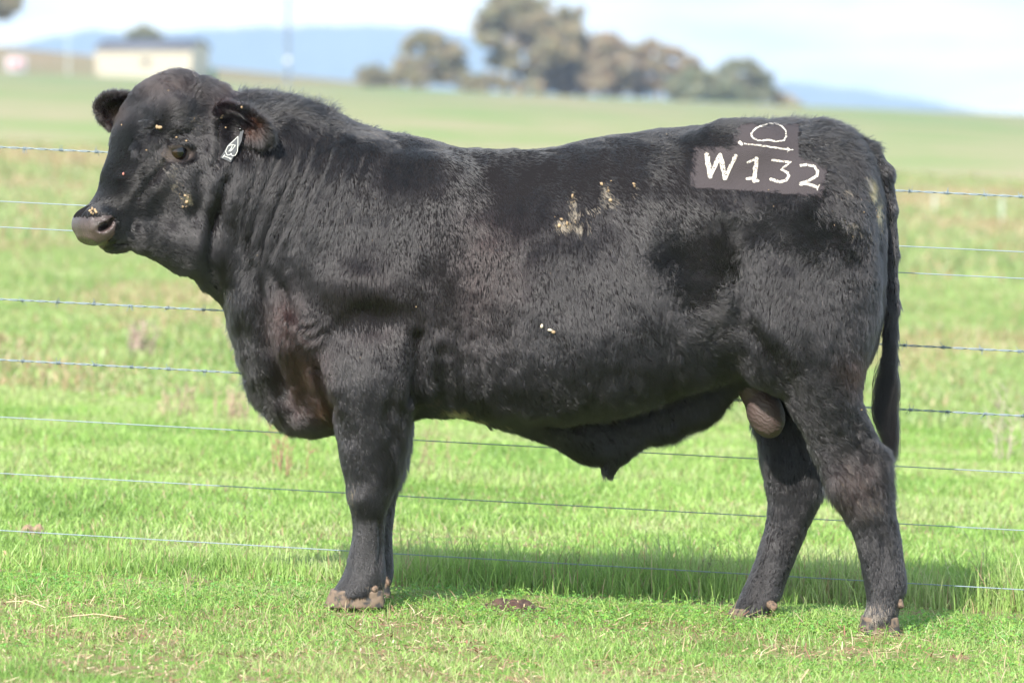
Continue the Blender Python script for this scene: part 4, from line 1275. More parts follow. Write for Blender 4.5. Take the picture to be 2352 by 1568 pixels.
# picture x, y, reach, then: direction x, y(down), length mm, lift deg, curl mm
FUR = [
 (290, 260, 40, .5, -.6, 11, 25, 1.5), (350, 200, 30, .3, -.7, 18, 30, 3), (420, 185, 35, -.6, -.3, 26, 38, 5), (470, 200, 30, .5, .2, 24, 30, 4), (400, 250, 30, .5, -.3, 16, 25, 3),
 (330, 335, 24, -.2, .3, 18, 35, 4), (270, 400, 35, .4, -.5, 8, 20, 1), (210, 460, 25, .3, -.5, 5, 18, .5), (330, 430, 40, .8, .2, 8, 20, 1.5), (240, 555, 20, .8, .3, 5, 22, 1),
 (400, 420, 35, .6, .6, 10, 22, 2), (420, 500, 45, .7, .6, 12, 24, 3), (340, 560, 40, 1, .3, 10, 25, 1.5), (410, 610, 35, 1, .5, 12, 25, 1.5), (480, 330, 30, .4, .9, 11, 24, 2), (480, 500, 35, .2, .95, 13, 24, 2),
 (520, 270, 25, .8, -.2, 14, 28, 2.5), (600, 260, 20, .8, -.5, 14, 28, 2), (610, 320, 18, .8, .5, 14, 28, 2), (240, 230, 20, -.5, -.6, 14, 28, 2), (235, 290, 20, -.6, .7, 16, 28, 2),
 (590, 400, 45, -.30, .95, 14, 20, 2), (560, 530, 40, -.25, .96, 16, 20, 2), (660, 420, 60, -.38, .92, 13, 18, 1.5), (640, 560, 50, -.3, .95, 18, 22, 2), (760, 400, 60, -.2, .97, 12, 18, 1.5),
 (600, 215, 30, .35, -.9, 34, 52, 5), (680, 232, 30, .5, -.8, 34, 46, 5), (760, 255, 28, .7, -.6, 26, 36, 4), (820, 280, 28, .85, -.3, 16, 26, 2), (760, 300, 22, .6, .6, 18, 26, 5), (680, 280, 25, .3, .8, 18, 25, 4), 
 (900, 300, 40, .5, .8, 11, 18, 1), (900, 400, 60, .0, 1, 11, 20, 1), (850, 560, 80, .02, 1, 12, 24, 1), (850, 680, 40, .05, 1, 12, 24, 1), (740, 640, 50, -.1, 1, 13, 22, 1.5),
 (560, 730, 30, .1, 1, 20, 24, 3), (560, 850, 30, .35, .9, 26, 30, 5), (610, 930, 30, .5, .8, 28, 32, 5), (700, 980, 35, .8, .6, 18, 25, 2), (660, 760, 40, .1, 1, 20, 26, 3), (690, 870, 35, .3, .9, 18, 25, 2), (700, 765, 25, -.8, .4, 14, 24, 2),
 (850, 820, 60, .15, 1, 13, 24, 1.5), (860, 950, 45, .25, .95, 14, 24, 2), (920, 980, 25, .5, .85, 22, 34, 5), (920, 1070, 22, .6, .8, 24, 36, 6), (850, 1070, 40, .2, 1, 12, 22, 2), (850, 1160, 30, .3, .9, 10, 22, 1.5), (850, 1260, 40, .05, 1, 7, 20, .8), (830, 1340, 30, .1, 1, 9, 22, 1),
 (1020, 800, 50, .1, 1, 14, 24, 1.5), (1010, 920, 30, .5, .85, 22, 32, 4), (1000, 600, 70, .1, 1, 11, 20, 1), (1050, 380, 50, .7, .7, 10, 14, .8), (1200, 370, 60, .85, .5, 10, 12, .8), (1350, 370, 60, .7, .7, 10, 14, .8), (1100, 500, 70, .3, .95, 10, 18, .8),
 (1200, 650, 80, .08, 1, 12, 24, 1), (1300, 560, 50, .2, .95, 12, 24, 2), (1400, 650, 60, .15, 1, 13, 24, 1.5), (1300, 780, 60, .25, .95, 14, 24, 2), (1150, 850, 60, .3, .9, 18, 26, 4), (1300, 900, 60, .45, .85, 22, 30, 6), (1200, 960, 40, .5, .8, 22, 34, 4), (1060, 950, 30, .5, .8, 20, 34, 3),
 (1450, 850, 50, .4, .85, 18, 26, 4), (1420, 950, 50, .5, .8, 24, 32, 6), (1540, 900, 50, .2, .6, 24, 30, 6), (1650, 850, 40, .7, .5, 20, 28, 5), (1320, 1040, 30, .5, .8, 12, 24, 2), (1450, 1020, 35, .5, .8, 16, 28, 3), (1560, 1000, 30, .25, .95, 30, 40, 4), (1660, 940, 30, .1, 1, 34, 42, 4), (1400, 1060, 20, .1, .9, 8, 20, 1),
 (1550, 480, 50, .5, .8, 12, 20, 2), (1500, 650, 35, .2, .9, 15, 24, 3), (1530, 600, 22, -.9, .1, 20, 24, 6), (1565, 590, 26, -.8, -.5, 24, 24, 7), (1620, 550, 24, -.3, -.95, 24, 24, 7), (1600, 650, 34, -.8, -.6, 24, 24, 7), (1660, 620, 24, .2, -.98, 24, 24, 6), (1650, 720, 34, .6, .1, 24, 26, 6),
 (1600, 400, 40, .5, .7, 12, 18, 2), (1650, 330, 35, .9, .4, 14, 18, 3), (1550, 320, 40, .9, .3, 12, 16, 2), (1700, 275, 30, .9, -.1, 18, 22, 2), (1800, 268, 30, .9, -.2, 20, 26, 3), (1890, 265, 22, .6, -.7, 32, 44, 6), (1950, 300, 22, .8, -.6, 24, 40, 5), (1900, 330, 25, .6, .5, 22, 28, 6), (1940, 390, 28, .2, .4, 22, 28, 6),
 (1700, 460, 30, .2, 1, 14, 22, 3), (1720, 520, 26, -.5, -.5, 20, 26, 6), (1800, 510, 34, -.7, -.5, 20, 26, 6), (1880, 540, 34, -.5, -.6, 20, 26, 6), (1940, 570, 24, -.3, -.4, 18, 26, 5), (1960, 480, 24, .4, .9, 15, 22, 3), (1820, 470, 20, .1, 1, 12, 22, 2),
 (1820, 640, 60, -.1, 1, 14, 24, 2), (1750, 660, 40, -.15, 1, 13, 24, 2), (1940, 660, 40, .15, 1, 14, 22, 2), (1880, 760, 60, .05, 1, 17, 25, 3), (1800, 760, 40, -.2, .9, 16, 25, 3), (1960, 800, 35, .2, .9, 22, 30, 5), (1940, 880, 35, .4, .8, 22, 30, 6), (1840, 860, 40, .7, .4, 22, 28, 6), (1760, 860, 30, .4, .7, 20, 28, 5),
 (1900, 960, 40, .7, .5, 18, 26, 5), (1970, 1000, 30, .6, .7, 24, 32, 7), (2030, 1050, 22, .6, .75, 28, 34, 6), (1950, 1070, 35, .5, .7, 22, 32, 7), (1990, 1140, 30, .5, .8, 22, 32, 7), (2010, 1220, 30, .35, .9, 14, 26, 2), (2030, 1320, 35, .15, 1, 12, 24, 1.5), (2030, 1400, 30, .1, 1, 12, 25, 2),
 (1800, 1020, 30, .2, .9, 18, 28, 4), (1820, 1080, 30, .1, 1, 14, 25, 3), (1820, 1160, 30, .1, 1, 12, 22, 2), (1800, 1250, 30, -.2, 1, 11, 24, 1.5), (1760, 1340, 30, -.2, 1, 11, 24, 1.5), (1720, 1400, 30, -.2, .9, 11, 24, 2),
 (2020, 380, 16, .6, .9, 12, 20, 1.5), (2050, 500, 16, .1, 1, 10, 18, 1), (2045, 650, 20, .02, 1, 12, 18, 1), (2045, 780, 22, .05, 1, 30, 16, 2),
]
# picture x, y, radii, share of hairs, colour
TAN = (.26, .185, .115)
STAINS = [
 (1312, 455, 10, 22, .5, TAN), (1318, 490, 12, 16, .5, TAN), (1292, 515, 20, 12, .6, TAN), (1330, 520, 20, 14, .35, TAN), (1385, 440, 12, 18, .6, TAN), (1400, 462, 18, 10, .6, TAN), (1454, 426, 6, 6, .8, TAN), (1452, 448, 5, 8, .3, TAN), (1360, 480, 18, 10, .25, TAN),
 (1952, 512, 14, 10, .28, TAN), (1968, 535, 14, 12, .22, TAN), (1940, 440, 20, 12, .14, TAN), (1960, 470, 25, 20, .08, TAN), (2000, 430, 8, 30, .5, (.22, .14, .05)), (2018, 480, 6, 30, .55, (.22, .14, .05)), (1990, 410, 10, 16, .4, TAN), (2010, 520, 25, 60, .06, TAN),
 (1040, 940, 30, 10, .5, (.35, .22, .10)), (1080, 962, 30, 8, .4, (.35, .22, .10)), (990, 920, 18, 10, .2, TAN), (1140, 975, 30, 10, .12, TAN),
 (425, 455, 12, 14, .45, (.36, .25, .10)), (400, 425, 14, 14, .25, (.30, .22, .12)), (390, 385, 22, 20, .22, (.25, .20, .15)), (372, 370, 16, 10, .3, (.25, .18, .13)), (440, 278, 18, 10, .15, (.35, .27, .18)), (395, 400, 40, 40, .05, TAN),
 (1985, 1150, 45, 35, .10, (.18, .11, .05)), (1960, 1100, 40, 40, .05, (.18, .11, .05)), (2000, 1410, 45, 30, .38, (.26, .17, .11)), (2010, 1440, 50, 20, .5, (.26, .17, .11)), (1740, 1385, 70, 22, .42, (.26, .17, .11)), (1700, 1415, 50, 22, .5, (.26, .17, .11)),
 (810, 1130, 14, 26, .18, (.20, .12, .06)), (870, 1350, 22, 14, .5, (.30, .19, .12)), (790, 1378, 40, 10, .5, (.28, .19, .12)), (845, 1200, 80, 150, .012, TAN), (1840, 1250, 200, 180, .012, TAN),
 (860, 300, 40, 22, .12, (.12, .07, .045)), (870, 330, 30, 14, .08, (.2, .12, .07)),
]
BROWN = [(690, 860, 50, 85, (.026, .012, .009)), (735, 940, 22, 30, (.05, .021, .014)), (650, 730, 40, 60, (.022, .012, .010)), (370, 200, 60, 40, (.022, .014, .012)), (500, 230, 40, 40, (.016, .010, .010)),
         (1960, 850, 40, 40, (.022, .012, .010)), (1100, 640, 90, 140, (.014, .009, .008)), (575, 295, 24, 20, (.030, .014, .009)), (260, 265, 30, 30, (.025, .015, .012)), (850, 700, 160, 90, (.013, .010, .0095)), (1960, 1100, 50, 60, (.016, .010, .008))]

def curves_obj(name, P, rad, col, m, parent):
    """P (n,k,3) strands, rad (k,) or (n,k)"""
    n, k = P.shape[:2]
    c = bpy.data.hair_curves.new(name)
    c.add_curves([k] * n)
    c.points.foreach_set('position', P.astype(np.float32).ravel())
    a = c.attributes.get('radius') or c.attributes.new('radius', 'FLOAT', 'POINT')
    a.data.foreach_set('value', np.broadcast_to(rad, (n, k)).astype(np.float32).ravel())
    a = c.attributes.new('Col', 'FLOAT_COLOR', 'CURVE')
    cc = np.ones((n, 4), np.float32); cc[:, :3] = col
    a.data.foreach_set('color', cc.ravel())
    c.materials.append(m)
    o = bpy.data.objects.new(name, c)
    COL.objects.link(o)
    o.parent = parent
    o.matrix_parent_inverse = parent.matrix_world.inverted()
    return o

def hair_material(name, rough=.225, rad_rough=.36, coat=0.0, ior=1.51):
    m = bpy.data.materials.new(name); m.use_nodes = True
    t = m.node_tree; t.nodes.clear()
    o = t.nodes.new('ShaderNodeOutputMaterial')
    h = t.nodes.new('ShaderNodeBsdfHairPrincipled')
    h.model = 'CHIANG'
    h.parametrization = 'COLOR'
    h.inputs['Roughness'].default_value = rough
    h.inputs['Radial Roughness'].default_value = rad_rough
    h.inputs['Coat'].default_value = coat
    h.inputs['Random Roughness'].default_value = .3
    h.inputs['IOR'].default_value = ior
    a = t.nodes.new('ShaderNodeAttribute'); a.attribute_name = 'Col'
    t.links.new(a.outputs['Color'], h.inputs['Color'])
    t.links.new(h.outputs['BSDF'], o.inputs['Surface'])
    return m
fur_m = hair_material('coat hair')

def sample(V, Q, N_, n, wt_fn, r):
    A, B, C, D_ = (V[Q[:, i]] for i in range(4))
    a1 = np.linalg.norm(np.cross(B - A, C - A), axis=1); a2 = np.linalg.norm(np.cross(C - A, D_ - A), axis=1)
    w = (a1 + a2) * wt_fn((A + B + C + D_) / 4, N_[Q[:, 0]])
    c = np.cumsum(w); i = np.searchsorted(c, r.random(n) * c[-1])
    i = np.minimum(i, len(Q) - 1)
    s2 = r.random(n) < (a2 / (a1 + a2 + 1e-12))[i]
    u = r.random(n); v = r.random(n); f = u + v > 1; u[f] = 1 - u[f]; v[f] = 1 - v[f]
    q = Q[i]
    i0 = q[:, 0]; i1 = np.where(s2, q[:, 2], q[:, 1]); i2 = np.where(s2, q[:, 3], q[:, 2])
    w0 = (1 - u - v)[:, None]
    P = V[i0] * w0 + V[i1] * u[:, None] + V[i2] * v[:, None]
    Nn = N_[i0] * w0 + N_[i1] * u[:, None] + N_[i2] * v[:, None]
    return P, Nn / (np.linalg.norm(Nn, axis=1, keepdims=True) + 1e-9)

SHEEN = [  # picture x, y, radii, change of hair lift (degrees): flatter hair reads darker
 (1590, 620, 110, 120, -7), (1650, 700, 60, 60, -6), (1740, 510, 120, 55, -6), (1890, 545, 90, 55, -6), (1020, 620, 40, 160, -9), (1140, 600, 40, 170, -10), (1250, 430, 360, 80, -6), (760, 330, 160, 60, -4),
 (850, 725, 90, 45, -12), (990, 860, 40, 90, -10), (1350, 850, 110, 30, -4), (1490, 790, 80, 50, -5), (590, 700, 30, 140, -9), (680, 850, 50, 90, -10), (1780, 900, 80, 110, -8),
 (1930, 960, 60, 90, -8), (900, 980, 40, 80, -8), (480, 520, 30, 120, -8), (1560, 420, 90, 50, -8), (1890, 350, 60, 50, -9), (700, 250, 120, 30, -8),
 (820, 620, 110, 60, 6), (1300, 670, 110, 70, 5), (1820, 660, 120, 70, 6), (640, 500, 60, 80, 4), (330, 290, 50, 60, 5), (260, 420, 40, 60, 5), (1400, 600, 60, 40, 4), (860, 860, 60, 50, 4), (420, 440, 40, 60, 3), (1600, 850, 110, 28, 16), (1440, 905, 90, 36, 16), (1280, 930, 110, 36, 14), (1110, 900, 70, 40, 8), (1590, 965, 120, 38, -16), (1400, 1025, 110, 45, -16), (640, 900, 80, 60, -6), (1800, 1050, 60, 60, -6), (1240, 980, 80, 25, -8), (1870, 960, 120, 110, -9), (1760, 830, 50, 70, -7), (2020, 1250, 70, 190, -7), (1790, 1230, 80, 190, -7), (850, 1200, 70, 190, -5), (900, 1010, 50, 90, -6), (1960, 860, 60, 60, -5),
 (590, 860, 60, 80, -7), (430, 560, 90, 60, -5), (500, 420, 20, 120, -6)]
def make_fur():
    r = np.random.default_rng(11)
    nc = 15000 if DEV else 310000
    per = 3
    def wt(P, N_):
        near = np.clip(-N_[:, 1] * 2.2 + .95, .10, 1)
        x, y = px_of(P)
        w = near * np.where(P[:, 1] > D0 + .12, .5, 1)
        w = w * np.where((x < 560) & (y < 640), 1.9, 1) * np.where(inside_poly(x, y, CLIP), 2.2, 1) * np.where(y > 1130, 1.7, 1)
        return w
    Pc, Nc = sample(BV, BQ, BN, nc, wt, r)
    xc, yc = px_of(Pc)
    jq = np.stack([xc / 800, yc / 800, Pc[:, 1] * .5], 1)
    jw = np.where((xc > 900) & (yc < 900) & (yc > 300), 1.0, .25)
    f = field(xc + jw * (26 * vnoise(jq + 40, .05) + 15 * r.standard_normal(nc)), yc + jw * (26 * vnoise(jq + 50, .05) + 15 * r.standard_normal(nc)), FUR)
    f[:, 2] = np.where(Pc[:, 1] < D0, f[:, 2] * (1 - .65 * np.exp(-((xc - 408) / 55) ** 2 - ((yc - 352) / 32) ** 2)), f[:, 2])
    q = np.stack([xc / 800, yc / 800, Pc[:, 1] * .5], 1)
    nearc = Pc[:, 1] < D0 + .05
    clipc = inside_poly(xc, yc, CLIP) & (Nc[:, 1] < 0)
    dl = np.zeros(nc)
    for sx_, sy_, rx, ry, v in SHEEN:
        dl += v * np.exp(-((xc - sx_) / rx) ** 2 - ((yc - sy_) / ry) ** 2)
    dl = dl.clip(-12, 15) * nearc
    Lc = (f[:, 2] * 1.1 + 3) * .001 * r.uniform(.75, 1.3, nc) * (1 + .3 * vnoise(q, .05))
    angc = np.arctan2(f[:, 1], f[:, 0]) + .28 * vnoise(q, .06) + .30 * vnoise(q + 9, .02) * (f[:, 4] / 4).clip(.25, 1.5) + .075 * f[:, 4] * vnoise(q + 75, .013) + (.05 + .02 * f[:, 4]) * r.standard_normal(nc)
    liftc = f[:, 3] * .82 + dl * .85 + 6 * vnoise(q + 13, .16) + 2.2 * vnoise(np.stack([xc / 800 * 4 + yc / 800 * .6, yc / 800 * .7, q[:, 2]], 1), .07) + 3.2 * vnoise(np.stack([xc / 800 * 4 + yc / 800 * .8 + 3, yc / 800 * .7, q[:, 2]], 1), .030) + 1.9 * (f[:, 4] - .6) * vnoise(q + 55, .011) + 1.2 * (f[:, 4] - .6) * vnoise(q + 65, .022) + (1.4 + .35 * f[:, 4] - .08 * dl) * r.standard_normal(nc)
    liftc = np.where(clipc, 16 + 4 * r.standard_normal(nc), liftc.clip(3, 62))
    ci = np.repeat(np.arange(nc), per)
    n = len(ci)
    N_ = Nc[ci]
    ang = angc[ci] + .07 * r.standard_normal(n)
    T = np.stack([np.cos(ang), np.zeros(n), -np.sin(ang)], 1)
    T -= N_ * (T * N_).sum(1, keepdims=True)
    T /= np.linalg.norm(T, axis=1, keepdims=True) + 1e-9
    Bn = np.cross(N_, T)
    sig = np.where(clipc, .0030, .0010 + .045 * Lc)[ci]
    o1 = r.standard_normal(n) * sig; o2 = r.standard_normal(n) * sig * .8
    P = Pc[ci] + T * o1[:, None] + Bn * o2[:, None]
    x, y = px_of(P)
    s_ = (P - P0) @ hA; l = (P - P0) @ hL; nn = (P - P0) @ hN
    qq = np.stack([x / 800, y / 800, P[:, 1] * .5], 1)
    jx = x + 5 * vnoise(qq, .008); jy = y + 5 * vnoise(qq + 6, .008)
    mz = (s_ > .415) & inside_poly(jx, jy, MUZZLE) & ~((s_ < .50) & (nn > .012) & (jy < 499))
    mz |= (s_ > .45) & (l < 0) & (nn > -.09)
    mz |= (s_ > .50) & (nn > -.10) & (jy > 497)
    eye = np.hypot((x - 409) / 31, (y - 348) / 18.5) < 1
    keep = ~(mz | (eye & (P[:, 1] < D0 - .05)))
    e2 = np.hypot((x - 409) / 40, (y - 350) / 23) < 1
    keep &= ~(e2 & (P[:, 1] < D0) & (r.random(n) < .55))
    ci, P, N_, T, Bn, x, y, o2, qq = ci[keep], P[keep], N_[keep], T[keep], Bn[keep], x[keep], y[keep], o2[keep], qq[keep]
    n = len(P)
    near = nearc[ci]
    clip = inside_poly(x + 6 * vnoise(qq, .012) + 3 * r.standard_normal(n), y + 6 * vnoise(qq + 5, .012) + 3 * r.standard_normal(n), CLIP) & (N_[:, 1] < 0)
    L = Lc[ci] * r.uniform(.8, 1.12, n) * np.where((y > 1000) & (y < 1190), 1.25, 1)
    L = np.where((r.random(n) < .012), L * 1.5, L)
    L[clip] = .0030
    lift = np.radians(liftc[ci] + 3 * r.standard_normal(n))
    curl = f[ci, 4] * .001 * .45
    curl[clip] = 0
    ph = (6.28 * np.random.default_rng(3).random(nc))[ci] + .5 * r.standard_normal(n)
    k = 4
    out = np.zeros((n, k, 3)); out[:, 0] = P - N_ * .001
    cur = out[:, 0].copy()
    for i in range(1, k):
        a = lift * (1 - .24 * (i - 1))
        d = T * np.cos(a)[:, None] + N_ * np.sin(a)[:, None]
        d[:, 2] -= .04 * i
        cur = cur + d * (L / (k - 1))[:, None]
        conv = -o2 * np.where(clip, 0, .45) * (i / (k - 1)) ** 1.3        # locks close towards the tip
        out[:, i] = cur + Bn * (conv + curl * (np.sin(ph + i * 1.9) - np.sin(ph)))[:, None]
    tone = np.random.default_rng(4).uniform(.6, 1.5, nc)[ci]
    col = np.tile(np.array([.0058, .0050, .0056]), (n, 1)) * (tone * (.8 + .4 * r.random(n)))[:, None]
    for bx, by, rx, ry, cc in BROWN:
        w = np.exp(-((x - bx) / rx) ** 2 - ((y - by) / ry) ** 2) * near
        col += (w * (.5 + r.random(n)))[:, None] * (np.array(cc) - .008) * .8
    blot = .5 + .5 * vnoise(qq + 7, .006) + .35 * vnoise(qq + 2, .02)
    cr = np.random.default_rng(6).random(nc)[ci]
    for bx, by, rx, ry, pr, cc in STAINS:
        w = np.exp(-(((x - bx) / rx) ** 2 + ((y - by) / ry) ** 2)) * pr * 1.9
        m = ((.7 * cr + .3 * r.random(n)) * (.35 + 1.3 * (1 - blot.clip(0, 1))) < w) & near
        col[m] = np.array(cc) * (.5 + .8 * r.random(m.sum()))[:, None]
    col[clip] = np.array([.072, .062, .067]) * (.75 + .5 * r.random(clip.sum()))[:, None]
    dust = (r.random(n) < .0012) & ~clip
    col[dust] = (.20, .16, .12)
    md = mark_dist(x + 1.6 * vnoise(qq, .009), y + 1.6 * vnoise(qq + 4, .009))
    wh = clip & (md < .8) & (r.random(n) < .88 - .40 * (md > -1.4)) & (vnoise(qq + 31, .0035) > -.55)
    col[wh] = np.array([.58, .55, .50]) * (.7 + .45 * r.random(wh.sum()))[:, None]
    L[wh] *= 1.1
    w0 = np.where(clip, .00024, .00034) * (.8 + .4 * r.random(n))
    rad = w0[:, None] * np.array([1, .95, .7, .15])
    rad[wh] *= 1.5
    curves_obj('coat', out, rad, col.clip(0, 1), fur_m, bull)
make_fur()

def make_tufts():
    # standing locks along the neck crest, poll and rump
    r = np.random.default_rng(77)
    lines = [([(540, 222), (600, 220), (660, 226), (720, 244), (765, 262)], 190, (.032, .050), (.75, .62), 7), ([(750, 258), (800, 276), (860, 296), (930, 310)], 110, (.010, .022), (.9, .3), 7),
             ([(360, 190), (400, 176), (440, 178), (470, 196)], 90, (.012, .026), (.2, .5), 10),
             ([(330, 330), (352, 300), (345, 270)], 60, (.014, .026), (-.4, -.2), 9), ([(325, 345), (340, 350)], 26, (.014, .022), (-.3, -.6), 9),
             ([(415, 292), (450, 280), (470, 300)], 40, (.010, .020), (.3, .4), 8), ([(460, 200), (490, 230), (510, 250)], 50, (.014, .028), (.5, -.3), 8),
             ([(1700, 284), (1790, 276), (1860, 272), (1900, 274), (1950, 300), (1985, 335)], 150, (.014, .034), (.7, .55), 8),
             ([(1540, 1010), (1600, 985), (1660, 950), (1695, 905)], 110, (.020, .038), (.15, -.9), 8),
             ([(1260, 985), (1330, 985), (1400, 955), (1500, 925), (1600, 893), (1690, 862)], 200, (.016, .034), (.45, -.8), 9),
             ([(1080, 960), (1170, 975), (1260, 1000)], 60, (.012, .022), (.5, -.8), 8),
             ([(1190, 985), (1250, 1008), (1290, 1035)], 40, (.014, .024), (.4, -.8), 8),
             ([(560, 860), (590, 905), (640, 955)], 90, (.018, .032), (-.3, -.9), 8),
             ([(538, 740), (542, 800), (556, 850)], 60, (.014, .026), (-.4, -.8), 8),
             ([(948, 975), (935, 1040), (922, 1095), (908, 1140)], 90, (.014, .026), (.5, -.8), 8),
             ([(1885, 1150), (1860, 1215), (1835, 1280)], 80, (.008, .014), (.3, -.9), 8),
             ([(2010, 985), (2036, 1040), (2044, 1100)], 110, (.018, .032), (.6, -.7), 8),
             ([(1752, 1030), (1758, 1100), (1764, 1160)], 70, (.010, .018), (-.3, -.8), 8)]
    out = []
    for pts, n, (l0, l1), (dx, dz), m in lines:
        pts = np.array(pts, float); seg = np.r_[0, np.cumsum(np.hypot(*np.diff(pts, axis=0).T))]
        for _ in range(n):
            s0 = r.uniform(0, seg[-1])
            cx_ = np.interp(s0, seg, pts[:, 0]); cy_ = np.interp(s0, seg, pts[:, 1])
            off = r.normal(0, .035)
            d = D0 + off
            c = np.array([(cx_ - CX) / F * d, d, HC + (HY - cy_) / F * d])
            # settle the root on the skin
            loc, nor, _, _ = bvh.find_nearest(Vector(c))
            if 1100 < cx_ < 1695 and m == 9: loc, nor = hit(cx_ + r.normal(0, 5), cy_ + r.normal(0, 6))
            if 300 < cx_ < 520 and cy_ > 240: loc, nor = hit(cx_ + r.normal(0, 9), cy_ + r.normal(0, 9))
            if loc is None: continue
            nor = np.array(nor); loc = np.array(loc)
            L = r.uniform(l0, l1) * (.5 if r.random() < .35 else 1)
            a = math.atan2(dz, dx) + r.normal(0, .32)
            tip = np.array([math.cos(a), r.normal(0, .35), math.sin(a)]) * L
            for _ in range(m + int(r.integers(0, 8))):
                root = loc - nor * .002 + np.array([r.normal(0, .0045), r.normal(0, .0045), 0])
                e = tip * r.uniform(.7, 1.1) + r.normal(0, .0028, 3)
                u = np.linspace(0, 1, 4)[:, None]
                bend = np.cross(tip, (0, 1, 0)) * r.normal(0, .18)
                out.append(root + e * u + nor * (.25 * L) * u * (1 - u) * 2 + bend * u * u)
    P = np.array(out); n = len(P)
    col = np.tile(np.array([.010, .0085, .009]), (n, 1)) * (.6 + .9 * r.random(n))[:, None]
    curves_obj('long_hair', P, .00028 * np.array([1, .95, .7, .15]), col, fur_m, bull)

# ---- white brand on the clipped skin
from mathutils.bvhtree import BVHTree
bvh = BVHTree.FromPolygons(BV.tolist(), BQ.tolist())
CAMP = Vector((0, 0, HC))
def hit(px, py):
    d = Vector((px - CX, F, HY - py)).normalized()
    loc, nor, i, _ = bvh.ray_cast(CAMP, d)
    return loc, nor
make_tufts()
def make_brand():
    st = 1.0
    xs = np.arange(1605, 1900, st); ys = np.arange(275, 450, st)
    X, Y = np.meshgrid(xs, ys, indexing='ij')
    fx, fy = X.ravel(), Y.ravel()
    q = np.stack([fx, fy, 0 * fx], 1)
    md = mark_dist(fx + 1.3 * vnoise(q, 9), fy + 1.3 * vnoise(q + 40, 9)) + .4 * vnoise(q, 2.2)
    on = ((md < -.9) & (vnoise(q + 70, 1.6) > -.62)).reshape(X.shape)
    cell = on[:-1, :-1] & on[1:, :-1] & on[1:, 1:] & on[:-1, 1:]
    need = np.zeros(X.shape, bool)
    need[:-1, :-1] |= cell; need[1:, :-1] |= cell; need[1:, 1:] |= cell; need[:-1, 1:] |= cell
    idx = np.full(X.shape, -1); V = []
    for i, j in np.argwhere(need):
        loc, nor = hit(X[i, j], Y[i, j])
        if loc is None: need[i, j] = False; continue
        idx[i, j] = len(V); V.append(loc + nor * .0016)
    c = np.argwhere(cell)
    Qd = np.stack([idx[c[:, 0], c[:, 1]], idx[c[:, 0], c[:, 1] + 1], idx[c[:, 0] + 1, c[:, 1] + 1], idx[c[:, 0] + 1, c[:, 1]]], 1)
    Qd = Qd[(Qd >= 0).all(1)]
    m, t, b = mat('white brand hair')
    nz = t.nodes.new('ShaderNodeTexNoise'); nz.inputs['Scale'].default_value = 320; nz.inputs['Detail'].default_value = 3
    tc_ = t.nodes.new('ShaderNodeTexCoord'); t.links.new(tc_.outputs['Object'], nz.inputs['Vector'])
    r_ = t.nodes.new('ShaderNodeValToRGB')
    r_.color_ramp.elements[0].position = .40; r_.color_ramp.elements[0].color = (.16, .12, .11, 1)
    r_.color_ramp.elements[1].position = .47; r_.color_ramp.elements[1].color = (.52, .48, .42, 1)
    t.links.new(nz.outputs['Fac'], r_.inputs['Fac']); t.links.new(r_.outputs['Color'], b.inputs['Base Color'])
    b.inputs['Roughness'].default_value = .9
    o = mesh_obj('brand_mark', np.array(V), Qd, m, bull)
    tag(o, 'white freeze brand reading W132 below a heart outline over a bar')
make_brand()

# ---- tail switch
def make_switch():
    r = np.random.default_rng(5)
    n = 1500 if DEV else 6500
    t0 = r.random(n)
    sy = 770 + 150 * t0 ** .8
    sx = np.interp(sy, [700, 820, 900, 925], [2046, 2044, 2038, 2036]) + r.uniform(-14, 14, n)
    end = sy + 70 + r.uniform(60, 150, n) * (.7 + .6 * t0)
    end = np.minimum(end, 1062 - 75 * r.random(n) ** 1.4)
    side = r.normal(0, 1.25, n)
    k = 7
    out = np.zeros((n, k, 3))
    cl = np.floor(r.random(n) * 26)
    clr = np.random.default_rng(8).normal(0, 1, (26, 4))[cl.astype(int)]
    offy = r.uniform(-.018, .018, n)
    for i in range(k):
        u = i / (k - 1)
        yy = sy + (end - sy) * u
        cen = np.interp(yy, [760, 850, 950, 1000, 1055], [2044, 2039, 2034, 2044, 2052])
        wid = np.interp(yy, [760, 820, 880, 960, 1000, 1055], [10, 17, 23, 21, 15, 8])
        tx_ = cen + wid * (side * .35 + clr[:, 0] * .35).clip(-1.25, 1.25)
        xx = sx * (1 - smooth(u * 1.6)) + tx_ * smooth(u * 1.6) + (2.0 + 3.5 * u) * np.sin(u * 5 + clr[:, 1] * 3) + 3 * u * clr[:, 2]
        dd = D0 - .012 + offy * (1 + u)
        out[:, i, 0] = (xx - CX) / F * dd; out[:, i, 1] = dd; out[:, i, 2] = HC + (HY - yy) / F * dd
    rad = .00038 * np.array([1, 1, 1, .95, .8, .55, .15])
    col = np.tile(np.array([.012, .010, .010]), (n, 1)) * (.3 + .5 * clr[:, 3].clip(0, 1.2) + .4 * r.random(n))[:, None]
    o = curves_obj('tail_switch', out, rad, col, hair_material('switch hair', .20, .3, 0, 1.38), bull)
make_switch()

